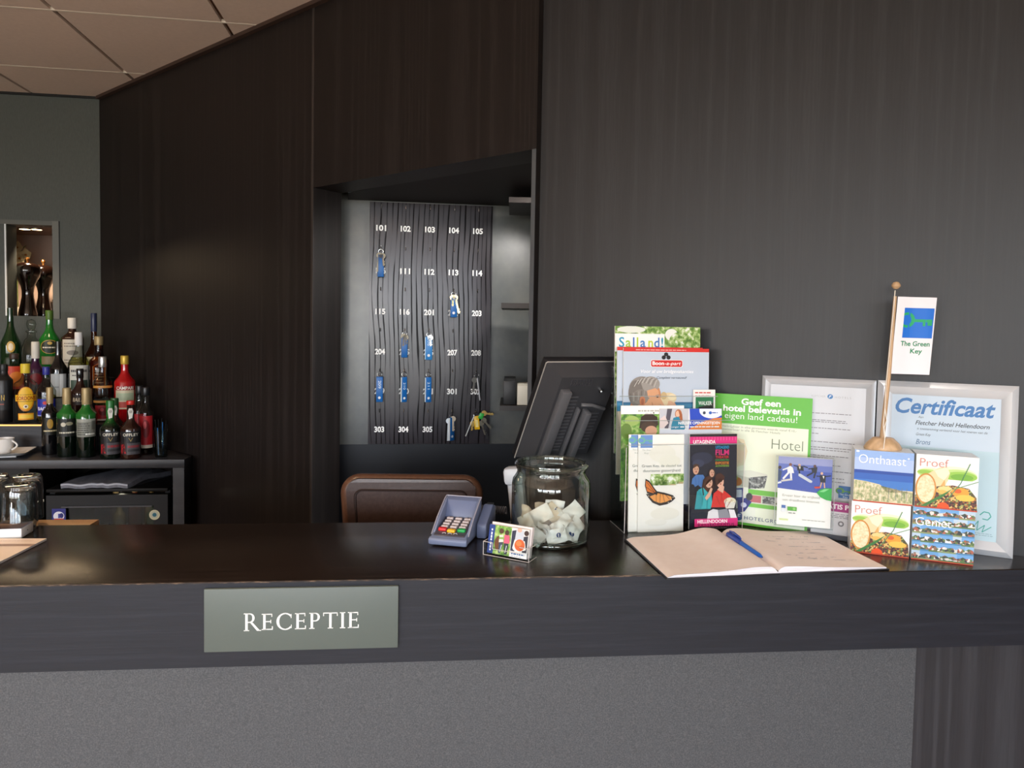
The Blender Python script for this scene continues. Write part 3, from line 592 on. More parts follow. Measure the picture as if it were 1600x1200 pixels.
def L_port3(A): A.rect(0, 0, 60, 50, '#7f8177'); A.rect(0, 0, 60, 8, '#9b9d92'); A.lines(4, 42, [12, 18, 24, 30, 36, 42], '#2c2e2b', 2); A.rect(45, 6, 57, 30, '#5f6158'); A.lines(28, 54, [40], '#e8e8e0', 4, 0.0)
def L_off(A):
    A.rect(0, 0, 60, 60, '#17171a'); A.text('OFFLEY', 8, 12, 7, '#d9d4c4', 44, 0.03); A.poly([(24, 16), (36, 16), (30, 26)], '#c2a554')
    A.rect(0, 30, 60, 60, '#4b4a4e'); A.rect(0, 30, 20, 60, '#2b1518'); A.text('R', 2, 56, 22, '#c81f2b', 16, 0.04); A.lines(22, 56, [36], '#8f2a33', 6, 0.0); A.rect(22, 46, 56, 52, '#2b2b2e')
def L_gord(A):
    A.ell(50, 52, 38, 52, '#d98a1c'); A.ell(50, 50, 33, 47, '#f3c22f'); A.rect(0, 34, 100, 62, '#f1bc2a'); A.rect(0, 33, 100, 35, '#7a4a12'); A.rect(0, 61, 100, 63, '#7a4a12')
    A.text("GORDON'S", 6, 56, 15, '#9c2413', 88, 0.03); A.ell(50, 84, 10, 8, '#f7f0d8'); A.ell(50, 84, 5, 4, '#5a3a22'); A.rect(16, 112, 84, 140, '#f0a322'); A.rect(20, 118, 80, 134, '#f7d04a')
def L_bac(A): A.rect(0, 0, 60, 70, '#1c2a9c'); A.ell(26, 16, 7, 7, '#c9222c'); A.text('BACARDI', 3, 46, 13, '#f2f3fa', 54, 0.03); A.rect(0, 66, 60, 70, '#9aa2d8')
def L_camp(A): A.rect(0, 18, 70, 96, '#d9cfae'); A.rect(0, 0, 70, 18, '#a01218'); A.text('CAMPARI', 4, 15, 12, '#f7f2e6', 62, 0.04); A.rect(4, 30, 66, 60, '#b2c0a0'); A.rect(8, 66, 62, 90, '#c64a3c')
def L_white(A): A.rect(0, 0, 60, 80, '#d9d3c3'); A.lines(6, 54, [10, 18, 58, 66], '#7b7468', 2.5); A.ell(30, 38, 16, 7, '#8d857a')
def L_wiss(A): A.rect(0, 0, 60, 90, '#dcdcd2'); A.lines(6, 54, [14], '#4b4f52', 7, 0.0); A.lines(10, 50, [30], '#222', 3) if False else A.lines(10, 50, [30], '#2b2b2b', 3); A.rect(4, 46, 56, 76, '#44574a'); A.lines(6, 54, [80], '#8a8a80', 2)
def L_glen(A): A.ell(30, 26, 29, 26, '#c79f45'); A.ell(30, 26, 27, 24, '#1d2a1c'); A.lines(8, 52, [26], '#e8e2d0', 5, 0.0); A.ell(30, 12, 7, 6, '#d8b45a'); A.rect(4, 62, 56, 92, '#8f7f5f')
def L_hex(A): A.poly([(6, 10), (30, 0), (54, 10), (54, 62), (30, 80), (6, 62)], '#dcc794'); A.lines(12, 48, [22, 30, 38, 46, 54], '#7a5f34', 2.5)
def L_bail(A): A.rect(0, 0, 60, 30, '#241410'); A.text('BAILEYS', 3, 20, 11, '#e6d8b8', 54, 0.02, 0.15)
def L_silv(A): A.rect(0, 0, 60, 70, '#b9bcbf'); A.rect(34, 0, 46, 70, '#eceeef'); A.lines(6, 30, [38], '#84888c', 5, 0.0)
def L_orange(A): A.rect(0, 0, 60, 60, '#d8431f'); A.ell(36, 34, 22, 20, '#f08a2a'); A.rect(0, 44, 22, 60, '#8c1f1a')
def L_red(A): A.rect(0, 0, 60, 100, '#b5232b'); A.ell(30, 40, 16, 28, '#7a1016'); A.ell(26, 28, 6, 12, '#d8585c'); A.rect(0, 90, 60, 100, '#e2d7c6')
def L_gold(A): A.rect(0, 0, 60, 50, '#17171a'); A.text('N', 20, 20, 16, '#c9a53e', 12, 0.03); A.rect(8, 30, 30, 34, '#8a3c30')
def L_medal(A): A.ell(20, 20, 15, 18, '#c9a24a'); A.ell(20, 20, 9, 12, '#e9dcc0')
def L_redlow(A): A.rect(0, 0, 60, 60, '#3a2b2e'); A.ell(30, 20, 26, 18, '#7a1820')
def L_band(A): A.rect(0, 0, 60, 6, '#d89a4a')
gp = 'bottles on the stepped back bar'
P_ = (0.62, 0.76)
def port(x, y, h, r, lf, body, lab): return bottle('port_bottle', lab, x, y, ZB, h, r, body, P_, 0.38, (0.76, GOLDF), labels=[(0.30, 0.56, r*2.2, 60, 50, lf)], group=gp)
port(-1.952, 2.966, 0.284, 0.031, L_port, NEARBLACK, 'black bottle with gold neck foil and gold emblem, leftmost of the front row')
port(-1.862, 2.937, 0.286, 0.0375, L_port2, PORTGREEN, 'dark green bottle with gold foil and dark pictorial label, second in the front row')
port(-1.778, 2.931, 0.288, 0.0375, L_port3, PORTGREEN, 'dark green bottle showing its grey printed back label, third in the front row')
port(-1.897, 3.000, 0.278, 0.030, L_port2, BROWNGL, 'gold foiled bottle half hidden behind the two leftmost dark front bottles')
port(-1.817, 3.012, 0.276, 0.033, L_port3, BROWNGL, 'gold foiled bottle peeking out behind the grey back labelled bottle')
def neckseal(t, r, h):
    m_ = MB(); A = Art(m_, 20, 40, r*0.50, z0=h*0.70, cyl=r*0.38*1.14); A.poly([(4, 0), (16, 0), (20, 12), (16, 40), (4, 40), (0, 12)], '#d5d2c8'); A.ell(10, 14, 6, 6, '#a9a69c'); m_.build('neck_seal', t)
for x, y, cm, lab in ((-1.666, 2.913, M('#1f6a2a', 0.3), 'squat port bottle with green neck foil and red initial on its label'),
                      (-1.584, 2.917, M('#c22a22', 0.35), 'squat port bottle with red neck top and red initial on its label'),
                      (-1.697, 3.000, M('#2a5a2f', 0.3), 'port bottle with pale neck seal standing behind the two red initial bottles')):
    t = bottle('port_bottle', lab, x, y, ZB, 0.240, 0.0395, PORTGREEN if y < 2.915 else BROWNGL, (0.52, 0.70), 0.36, (0.72 if cm is not None else 0.8, cm) if 'green' in lab or 'pale' in lab else (0.93, cm), labels=[(0.08, 0.48, 0.084, 60, 60, L_off)], group=gp)
    neckseal(t, 0.041, 0.24)
for x, y, lab in ((-1.569, 3.010, 'clear bottle with black cap and red label, right one of the pair by the wall'), (-1.630, 3.075, 'clear bottle with black cap and red label, left one of the pair by the wall')):
    bottle('spirit_bottle', lab, x, y, ZB, 0.288, 0.029, CLEARGLASS, (0.62, 0.80), 0.5, (0.88, M('#1a1a1c', 0.3)), labels=[(0.10, 0.58, 0.06, 60, 100, L_red)], liquid=(PINKL, 0.5), group=gp)
bottle('liqueur_bottle', 'large matt black bottle with small gold lettering at the left picture edge', -2.225, 3.075, R1Z, 0.255, 0.034, M('#151517', 0.35), (0.72, 0.86), 0.45, (0.88, M('#1a1a1a', 0.4)), labels=[(0.22, 0.50, 0.06, 60, 50, L_gold)], group=gp)
bottle('gin_bottle', 'clear gin bottle with yellow cap and yellow oval label', -2.134, 3.082, R1Z, 0.258, 0.043, CLEARGLASS, (0.66, 0.80), 0.33, (0.84, M('#e3c93a', 0.4)), labels=[(0.06, 0.62, 0.088, 100, 140, L_gord)], group=gp, capr=1.3)
bottle('rum_bottle', 'clear rum bottle with blue cap and blue label', -2.035, 3.070, R1Z, 0.247, 0.037, CLEARGLASS, (0.56, 0.82), 0.34, (0.86, M('#2a2f8f', 0.35)), labels=[(0.14, 0.44, 0.078, 60, 70, L_bac)], liquid=(PALEL, 0.5), group=gp)
bottle('cream_liqueur_bottle', 'dark brown bottle with black cap and slanted white script label', -1.923, 3.128, R1Z, 0.238, 0.036, BROWNGL, (0.55, 0.78), 0.36, (0.82, NEARBLACK), labels=[(0.33, 0.52, 0.07, 60, 30, L_bail)], group=gp)
bottle('spirit_bottle', 'clear bottle with silver cap and two amber bands', -1.834, 3.150, R1Z, 0.292, 0.038, CLEARGLASS, (0.62, 0.76), 0.4, (0.84, SILVERF), labels=[(0.525, 0.56, 0.10, 60, 6, L_band), (0.30, 0.335, 0.10, 60, 6, L_band), (0.03, 0.26, 0.07, 60, 100, L_red)], liquid=(PALEL, 0.3), group=gp)
bottle('aperitif_bottle', 'red aperitif bottle with gold cap against the long dark wall', -1.745, 3.168, R1Z, 0.297, 0.043, RED, (0.60, 0.78), 0.36, (0.87, M('#cfae45', 0.35, 0.3)), labels=[(0.20, 0.55, 0.084, 70, 96, L_camp)], group=gp)
bottle('spirit_bottle', 'dark necked bottle with a shiny silver label behind the blue capped bottle', -2.094, 3.245, R2Z, 0.262, 0.036, NEARBLACK, (0.50, 0.76), 0.34, None, labels=[(0.02, 0.42, 0.07, 60, 70, L_silv), (0.84, 0.88, 0.03, 10, 5, lambda A: A.rect(0, 0, 10, 5, '#d8d8d8'))][:1], group=gp)
bottle('wine_bottle', 'pale yellow wine bottle with white cap and white label', -2.005, 3.255, R2Z, 0.302, 0.044, CLEARGLASS, (0.52, 0.78), 0.30, (0.80, M('#e9eaea', 0.4)), labels=[(0.06, 0.50, 0.086, 60, 90, L_wiss)], liquid=(PALEL, 0.62), group=gp, capr=1.25)
bottle('whisky_bottle', 'amber whisky bottle with gold cap and cream diamond label', -1.900, 3.235, R2Z, 0.285, 0.040, AMBERL, (0.60, 0.74), 0.42, (0.86, GOLDF), labels=[(0.12, 0.58, 0.07, 60, 80, L_hex)], liquid=(M('#4a1f0a', 0.1), 0.62), group=gp)
bottle('liqueur_bottle', 'bottle with white cap and dark red label behind the yellow capped gin', -2.192, 3.235, R2Z, 0.255, 0.033, M('#3a1a3c', 0.15, coat=0.4), (0.50, 0.66), 0.42, (0.70, M('#dcd9ce', 0.45)), labels=[(0.10, 0.45, 0.06, 60, 60, L_redlow)], group=gp, capr=1.2)
bottle('liqueur_bottle', 'clear bottle with orange and red label behind the matt black bottle', -2.277, 3.215, R2Z, 0.200, 0.042, CLEARGLASS, (0.62, 0.8), 0.40, (0.88, M('#3a2a22', 0.4)), labels=[(0.20, 0.72, 0.084, 60, 60, L_orange)], liquid=(ORANGEL, 0.5), group=gp)
bottle('sparkling_wine_bottle', 'tall dark green bottle with gold medal, leftmost of the top row', -2.422, 3.398, R3Z, 0.335, 0.043, DKGREEN, (0.45, 0.80), 0.30, None, labels=[(0.34, 0.52, 0.046, 40, 40, L_medal)], group=gp)
bottle('decanter', 'round clear decanter with ball stopper in the top row', -2.330, 3.410, R3Z, 0.278, 0.044, CLEARGLASS, group=gp, cap=None, liquid=(AMBERL, 0.18),
       prof=[(0, 0.004), (0.040, 0), (0.044, 0.01), (0.0455, 0.09), (0.041, 0.14), (0.03, 0.175), (0.018, 0.19), (0.017, 0.21), (0.023, 0.215), (0.023, 0.222), (0.012, 0.226), (0.018, 0.238), (0.021, 0.255), (0.016, 0.272), (0, 0.278)])
bottle('whisky_bottle', 'bright green whisky bottle with oval dark label in the top row', -2.238, 3.405, R3Z, 0.322, 0.044, BRIGHTGREEN, (0.55, 0.78), 0.34, (0.86, M('#4a6a2a', 0.4)), labels=[(0.18, 0.56, 0.086, 60, 96, L_glen)], group=gp)
bottle('spirit_bottle', 'dark bottle with white cap and plain white label in the top row', -2.125, 3.400, R3Z, 0.288, 0.048, BROWNGL, (0.66, 0.80), 0.34, (0.82, M('#e6e4dc', 0.4)), labels=[(0.18, 0.64, 0.094, 60, 80, L_white)], group=gp, capr=1.2)
bottle('brandy_bottle', 'long necked amber bottle with dark blue neck, rightmost of the top row', -1.985, 3.340, R3Z, 0.312, 0.040, AMBERL, (0.36, 0.60), 0.30, (0.72, M('#2b3350', 0.3)), labels=[(0.05, 0.34, 0.07, 60, 80, L_white)], liquid=(M('#5a2a10', 0.1), 0.34), group=gp)

# glass of stirrers, cup and saucer
t = thing('stirrer_glass', 'clear glass of dark cocktail stirrers at the right end of the back bar', 'glass', (-1.475, 2.952, ZB))
MB().lathe([(0, 0.002), (0.022, 0), (0.024, 0.004), (0.029, 0.115), (0.0275, 0.115), (0.0225, 0.008), (0, 0.008)], CLEARGLASS, 24).build('glass_body', t)
random.seed(3)
for k in range(9):
    a = k*0.7; mt = M('#2a6aa8', 0.4) if k in (2, 6) else M('#111113', 0.35)
    MB().tube([(0.012*math.cos(a), 0.012*math.sin(a), 0.01), (0.024*math.cos(a+.4), 0.024*math.sin(a+.4), 0.125+0.05*random.random())], 0.0018, mt, 6).build('stirrer', t)
t = thing('coffee_cup', 'white coffee cup on a square saucer at the left end of the back bar', 'cup', (-2.105, 2.905, ZB+0.0125))
MB().lathe([(0.0, 0.0), (0.022, 0.0), (0.026, 0.004), (0.034, 0.03), (0.0365, 0.062), (0.0345, 0.062), (0.031, 0.03), (0.022, 0.007), (0, 0.006)], M('#e8e6e2', 0.2), 28).build('cup_body', t)
MB().tube([(0.033+0.02*math.sin(PI*q/10)*1.1, 0, 0.015+0.038*q/10) for q in range(11)], 0.0035, M('#e8e6e2', 0.2), 8).build('handle', t)
m_ = MB()
def sau(u, v): 
    x, y = (u-.5)*0.16, (v-.5)*0.16; q = max(abs(u-.5), abs(v-.5))*2; return (x, y, 0.011 if q < .45 else 0.011+0.012*((q-.45)/.55)**2)
m_.grid(sau, 12, 12, M('#e3e2e0', 0.2)); m_.grid(lambda u, v: (lambda p: (p[0], p[1], p[2]-0.005))(sau(u, v)), 12, 12, M('#e3e2e0', 0.2)); m_.box(-0.035, 0.035, -0.035, 0.035, 0, 0.007, M('#e3e2e0', 0.2))
m_.build('saucer', label='square white saucer under the cup on the back bar', cat='saucer', loc=(-2.085, 2.905, ZB+0.0005), rot=(0, 0, 0.35))

# niche: pepper mills, orchid, lamps
MILLP = [(0, 0), (0.043, 0), (0.044, 0.012), (0.036, 0.05), (0.027, 0.10), (0.026, 0.125), (0.031, 0.155), (0.044, 0.185), (0.056, 0.208), (0.062, 0.232), (0.060, 0.252), (0.048, 0.268), (0.025, 0.277), (0.010, 0.279), (0, 0.2795)]
MILLM = M('#140a07', 0.10, coat=0.8)
mx_, my_ = -2.475, 3.735
for x, y, lab in ((-2.522, 3.668, 'glossy dark pepper mill in the lit niche, the left and nearer one'), (-2.533, 3.808, 'glossy dark pepper mill in the lit niche, the right and farther one')):
    t = thing('pepper_mill', lab, 'pepper mill', (x, y, NZ0), group='pepper mills in the niche')
    MB().lathe(MILLP, MILLM, 36).build('mill_body', t); MB().lathe([(0.006, 0.279), (0.006, 0.285), (0.010, 0.291), (0.0105, 0.297), (0.007, 0.303), (0, 0.305)], M('#c98a4c', 0.2, 0.9), 16).build('knob', t)
t = thing('orchid', 'cream orchid flowers behind the pepper mills in the niche', 'flower', (-2.735, 3.90, NZ0))
MB().tube([(0, 0, 0), (-0.01, 0.01, 0.15), (0.0, 0, 0.30), (0.03, -0.01, 0.37), (0.06, -0.02, 0.385)], 0.0025, M('#5d6b35', 0.5), 6).build('stem', t)
MB().lathe([(0, 0), (0.022, 0), (0.03, 0.05), (0.027, 0.05), (0.02, 0.004), (0, 0.004)], M('#e6e0d4', 0.3), 20).build('pot', t)
for k, (x, y, z) in enumerate(((0.015, -0.02, 0.375), (0.065, -0.025, 0.335), (0.03, -0.025, 0.315))):
    m_ = MB(); pm = M('#ecdcb2', 0.5)
    for q in range(5):
        a = q*2*PI/5+0.3*k
        m_.grid(lambda u, v, a=a: (x+math.cos(a)*u*0.038+math.cos(a+PI/2)*(v-.5)*0.034*math.sin(PI*(0.15+0.85*u)), y-0.012*u*u, z+math.sin(a)*u*0.038+math.sin(a+PI/2)*(v-.5)*0.034*math.sin(PI*(0.15+0.85*u))), 6, 4, pm)
    m_.ball((x, y-0.004, z), 0.006, M('#b5762a', 0.5), seg=8); m_.build('blossom', t)
for x, y in ((-2.545, 3.685), (-2.487, 3.690)):
    t = thing('niche_spotlight', 'small glowing halogen spotlight in the top of the niche', 'light', (x, y, NZ1-0.003), group='spotlights in the niche')
    MB().lathe([(0.025, 0.0), (0.03, 0.001), (0.03, 0.0065), (0.025, 0.0065)], CHROME, 20).build('housing', t); MB().lathe([(0, 0.0), (0.024, 0.0), (0.024, 0.004), (0, 0.004)], M('#ffd9a0', 0.4, emit=14), 20).build('lamp', t)

# ------------------------------------------------------------------ key alcove
RA = math.atan2(EDY, EDX)
kb = thing('key_board', 'dark wooden key board with white room numbers and rows of hooks', 'key board', (-0.5551, 2.7214, 0), RA)
KW, KZ0, KZ1 = 0.474, 1.082, 2.018
pm_ = MB(); pm_.box(0, KW, 0, 0.0175, KZ0, KZ1, BOARDWOOD)
A = Art(pm_, 474, 936, KW, y0=0.0, z0=KZ0, step=0.00015)
cu_ = [0.0445+0.0932*i for i in range(5)]
rows = [(1.9190, '101 102 103 104 105'), (1.7555, '106 111 112 113 114'), (1.5985, '115 116 201 202 203'), (1.4430, '204 205 206 207 208'), (1.2900, '209 210 211 301 302'), (1.1405, '303 304 305')]
NUMW = M('#fcfcfc', 0.8, spec=0.1)
for zc, r_ in rows:
    for i, s in enumerate(r_.split()): A.text(s, cu_[i]*1000-1, (KZ1-zc)*1000+10, 20, NUMW, 38, 0.055, align='c')
pm_.build('panel', kb)
for j in range(6):
    for i in range(5):
        zz = 1.992-0.1566*j; u = cu_[i]
        MB().tube([(u, 0.0, zz), (u, -0.012, zz), (u, -0.020, zz+0.001), (u, -0.0225, zz+0.008), (u, -0.0225, zz+0.013)], 0.0016, CHROME, 6).build('hook', kb)
hk = lambda i, j: (cu_[i], 1.992-0.1566*j)
BLUE = M('#1560a8', 0.35); BLUED = M('#15508f', 0.35); KEYM = M('#6a6458', 0.35, 0.8); KEYG = M('#d6c893', 0.25, 0.9); KEYS = M('#b9b9b6', 0.25, 0.9)
def ringpts(r, cz=0.0, n=18, y=0.0): return [(r*math.cos(2*PI*k/n), y, cz+r*math.sin(2*PI*k/n)) for k in range(n)]
def add_key(t, x, z, ang, mat, L=0.055, y=-0.006):
    m_ = MB(); T = Matrix.Translation((x, y, z)) @ Matrix.Rotation(ang, 4, 'Y')
    m_.prism([(0.011*math.cos(q*PI/6), 0.011*math.sin(q*PI/6)) for q in range(12)], -0.001, 0.001, mat, T=T @ Matrix.Translation((0, 0, -0.012)) @ Matrix.Rotation(PI/2, 4, 'X'))
    m_.box(-0.0035, 0.0035, -0.001, 0.001, -L, -0.022, mat, T=T); m_.box(0.0035, 0.006, -0.001, 0.001, -L+0.004, -L+0.009, mat, T=T); m_.box(0.0035, 0.0055, -0.001, 0.001, -L+0.014, -L+0.018, mat, T=T)
    return m_.build('key', t)
def keytag(i, j, label, num=None, stud=True, turn=0.0, edge=None, key=None, blue=BLUE, tagdx=0.0, L=0.092, W=0.026, lean=0.0):
    u, z = hk(i, j); p = TA @ Vector((u, -0.0225, z))
    t = thing('room_key', label, 'key', tuple(p), RA, 'room keys on the key board')
    MB().tube(ringpts(0.009, -0.0092), 0.0012, CHROME, 6, closed=True).build('ring', t)
    T = Matrix.Translation((tagdx, -0.004, -0.018)) @ Matrix.Rotation(lean, 4, 'Y') @ Matrix.Rotation(turn, 4, 'Z')
    m_ = MB(); m_.box(-W/2, W/2, -0.003, 0.003, -L, 0.0, blue, bev=0.0028, T=T)
    if edge: m_.box(-W/2-0.0014, -W/2+0.0012, -0.0034, 0.0034, -L+0.002, -0.002, edge, T=T)
    A = Art(m_, 26, 92, W, y0=-0.0031, x0=-W/2, z0=-L); o_ = A.P
    A.P = lambda x, y: tuple(T @ Vector(o_(x, y)))
    if num: A.vtext(num, 8.5, 9, 10, '#cfe0ee', 30, up=False)
    if stud: A.ell(13, 75, 5.2, 5.2, '#d8dde2')
    m_.build('tag', t)
    for k in (key or ()): add_key(t, *k)
    return t
keytag(0, 1, 'blue key tag with dark key hanging over number 106', stud=False, key=[(-0.004, -0.012, 0.12, KEYM, 0.075), (0.006, -0.014, -0.10, KEYM, 0.05)], L=0.088, W=0.024)
keytag(3, 2, 'blue key tag with bright gold key hanging over number 202', key=[(-0.004, -0.010, 0.0, KEYG, 0.045), (0.003, -0.010, -0.25, KEYG, 0.075)], L=0.080, W=0.026, tagdx=0.001)
keytag(1, 3, 'blue key tag with dark keys hanging over number 205', stud=False, key=[(-0.003, -0.006, 0.05, KEYM, 0.05), (0.004, -0.010, -0.03, KEYM, 0.04)], L=0.082, W=0.024)
keytag(2, 3, 'pale edged blue key tag hanging over number 206', num='206', edge=M('#b9d3e6', 0.3), key=[(0.004, -0.010, -0.08, KEYS, 0.045)], blue=M('#2a7cc0', 0.35), L=0.09, W=0.027)
keytag(0, 4, 'blue key tag marked 209 on the left column of hooks', num='209', L=0.098, W=0.026)
keytag(1, 4, 'blue key tag turned slightly with white edge over number 210', num='210', turn=0.5, edge=M('#d9e3ea', 0.3), L=0.098, W=0.024)
keytag(2, 4, 'blue key tag marked 211 in the middle column of hooks', num='211', turn=0.35, edge=M('#d9e3ea', 0.3), L=0.098, W=0.025)
t = keytag(4, 4, 'edge-on pale key tag hanging from a large ring over number 302', stud=False, turn=1.45, edge=None, blue=M('#b9bcc2', 0.3), key=[(-0.006, -0.016, 0.12, M('#55534f', 0.35, 0.7), 0.06)], L=0.09, lean=-0.13, tagdx=0.004)
keytag(3, 5, 'blue and white key tag pair hanging beside number 305', turn=0.7, edge=M('#e6ecf0', 0.3), key=[(0.004, -0.012, -0.02, M('#a89a88', 0.3, 0.7), 0.06), (-0.012, -0.02, 0.03, M('#cfd6dc', 0.3, 0.6), 0.09)], L=0.092, W=0.026)
u, z = hk(4, 5); p = TA @ Vector((u, -0.0225, z))
t = thing('key_bunch', 'bunch of keys with yellow and green tags at the lower right of the key board', 'keys', tuple(p), RA)
MB().tube(ringpts(0.010, -0.0102), 0.0013, CHROME, 6, closed=True).build('ring', t)
MB().box(-0.0105, 0.0105, -0.008, -0.004, -0.066, -0.012, M('#e8b818', 0.35), bev=0.0019, T=Matrix.Rotation(-0.1, 4, 'Y')).box(-0.0055, 0.0055, -0.0088, -0.0079, -0.056, -0.028, M('#f2dd8a', 0.4), T=Matrix.Rotation(-0.1, 4, 'Y')).build('yellow_tag', t, label='yellow plastic key tag')
MB().box(-0.009, 0.009, -0.009, -0.005, -0.010, 0.014, M('#2fae45', 0.35), bev=0.0018, T=Matrix.Translation((0.020, 0, -0.014)) @ Matrix.Rotation(0.4, 4, 'Y')).build('green_tag', t, label='green plastic key tag')
MB().box(-0.0016, 0.0016, -0.012, -0.004, -0.090, 0.0, M('#cfcfcc', 0.3, 0.4), T=Matrix.Translation((-0.006, 0, -0.008)) @ Matrix.Rotation(0.38, 4, 'Y')).build('edge_on_tag', t)
for x, z_, a, m__, L in ((0.018, -0.030, -0.35, KEYM, 0.06), (0.024, -0.02, -0.7, KEYM, 0.055), (0.02, 0.0, -1.45, BRASS, 0.05), (-0.010, -0.030, 0.15, BRASS, 0.04), (0.03, -0.045, -0.3, BLACKP, 0.06)):
    add_key(t, x, z_, a, m__, L)
# shelves beside the key board
DKS = M('#241d1a', 0.45)
t = thing('wall_shelves', 'three dark wall shelves at the right side of the key alcove', 'shelf', (0, 0, 0))
for z in (1.972, 1.612, 1.258):
    MB().box(-0.040 if z < 1.9 else -0.02, 0.399, 2.42, 2.70, z, z+0.018, DKS).build('shelf_board', t)
MB().box(0.02, 0.07, 2.44, 2.60, 1.277, 1.345, M('#d8d2c2', 0.5), bev=0.002).build('white_box', label='small white box on the lowest shelf of the key alcove', cat='box')
m_ = MB(); m_.box(-0.028, 0.015, 2.45, 2.68, 1.277, 1.36, M('#1a1a1c', 0.45), bev=0.002); m_.build('document_box', label='black document box on the lowest shelf of the key alcove', cat='box')

# ------------------------------------------------------------------ desk chair
LEA = speckle('brown leather', [(0.3, '#3a2a25'), (0.7, '#463530')], 120, 0.34, 0.08); LEA2 = speckle('tan brown leather', [(0.3, '#54382a'), (0.7, '#634330')], 120, 0.3, 0.08)
t = thing('desk_chair', 'brown leather high backed chair behind the counter', 'chair', (-0.266, 1.90, 0), 0.03)
def rrect(w0, w1, z0, z1, r, n=7):
    """rounded top corners, sides leaning in towards the bottom"""
    pts = [(-w0/2, z0), (w0/2, z0)]
    pts += [(w1/2-r+r*math.cos(PI/2*k/n), z1-r+r*math.sin(PI/2*k/n)) for k in range(n+1)]
    pts += [(-w1/2+r-r*math.sin(PI/2*k/n), z1-r+r*math.cos(PI/2*k/n)) for k in range(n+1)]
    return pts
RX = Matrix.Rotation(PI/2, 4, 'X')
CH = 1.133
m_ = MB()
sec = rrect(0.295, 0.347, 0.66, CH, 0.033, 8)
def bend(x, y, z): return (x, y-0.10*x*x*2+0.012, z)
m_.prism(sec, -0.028, 0.028, LEA, T=RX); m_.v = [bend(*v) for v in m_.v]; m_.build('backrest', t)
m_ = MB(); loop = [(x, 0, z) for x, z in rrect(0.298, 0.350, 0.66, CH, 0.034, 8)]
pts = loop[1:]+[loop[0]]
m_.tube([bend(x, 0, z) for x, y, z in pts], 0.019, LEA2, 12)
m_.v = [(x, y, z-0.010) if z > CH-0.06 else (x*(1-0.03), y, z) for x, y, z in m_.v]
m_.build('padded_border', t)
ins = rrect(0.245, 0.300, 0.66, CH-0.030, 0.020, 8); m_ = MB()
m_.tube([bend(x, -0.0295, z) for x, z in ins[1:]+[ins[0]]], 0.0035, M('#2a1c18', 0.4), 6); m_.build('piping', t)
MB().box(-0.22, 0.22, -0.02, 0.40, 0.60, 0.68, LEA, bev=0.02).build('seat', t)
for x in (-0.19, 0.19):
    for y in (0.01, 0.37): MB().box(x-0.018, x+0.018, y-0.018, y+0.018, 0, 0.60, M('#2a1a12', 0.4), bev=0.003).build('leg', t)
for x in (-0.15, 0.15): MB().box(x-0.015, x+0.015, -0.01, 0.02, 0.60, 0.70, M('#2a1a12', 0.4)).build('back_post', t)

# ================================================================== things on the counter
# ---- card terminal
tm = thing('card_terminal', 'blue grey card payment terminal with coloured keys on the counter', 'card terminal', (-0.1627, 1.4159, ZT), -0.213)
TG = M('#75809c', 0.32); TG2 = M('#66718f', 0.35); TGD = M('#4c4a55', 0.3)
TWd = 0.0775
def side(pts, x0, x1, mat, mb, bev=0.003):
    """profile in (depth, height) swept across x0..x1"""
    T = Matrix(((0, 0, 1, 0), (1, 0, 0, 0), (0, 1, 0, 0), (0, 0, 0, 1)))
    mb.prism(pts, x0, x1, mat, T=T, bev=bev)
m_ = MB(); side([(0.002, 0.002), (0.118, 0.0), (0.122, 0.03), (0.10, 0.036), (0.012, 0.020), (0.0, 0.014)], 0, TWd, TG, m_, 0.004); m_.build('body', tm)
m_ = MB(); side([(0.001, 0.003), (0.010, 0.003), (0.010, 0.019), (0.0, 0.015)], -0.002, TWd+0.002, TG, m_, 0.003); m_.build('front_bumper', tm)
m_ = MB(); side([(0.010, 0.0195), (0.0125, 0.0215), (0.092, 0.0365), (0.092, 0.034)], 0.006, TWd-0.006, TGD, m_, 0.0006); m_.build('keypad_panel', tm)
m_ = MB()
for x0, x1 in ((-0.0005, 0.005), (TWd-0.005, TWd+0.0005)):
    side([(0.020, 0.018), (0.055, 0.044), (0.108, 0.072), (0.122, 0.076), (0.125, 0.02)], x0, x1, TG, m_, 0.0015)
side([(0.094, 0.036), (0.109, 0.070), (0.121, 0.076), (0.125, 0.03)], 0.004, TWd-0.004, TG2, m_, 0.001)
m_.build('hood', tm)
m_ = MB()
for x0, x1 in ((-0.0012, -0.0004), (TWd+0.0004, TWd+0.0012)): m_.tube([(x0, 0.020, 0.019), (x0, 0.055, 0.0445), (x0, 0.108, 0.0725), (x0, 0.1215, 0.0765)], 0.0012, M('#a9a7b3', 0.3), 6)
m_.tube([(0, 0.1215, 0.0765), (TWd, 0.1215, 0.0765)], 0.0012, M('#a9a7b3', 0.3), 6); m_.build('hood_edge', tm)
kz = lambda y: 0.0215+(y-0.0125)*0.1887+0.001
for r_ in range(5):
    for c_ in range(3):
        if r_ == 0 and c_ == 1: continue
        y = 0.033+r_*0.0125; x = 0.0195+c_*0.0193+(0.0)
        if r_ == 0: continue
        m_ = MB(); m_.box(x-0.0072, x+0.0072, y-0.0042, y+0.0042, kz(y)-0.002, kz(y)+0.0035, M('#c4b9b8', 0.45), bev=0.0016)
        m_.box(x-0.001, x+0.0025, y-0.001, y+0.001, kz(y)+0.0034, kz(y)+0.0037, M('#2a2628', 0.5)); m_.build('key_button', tm)
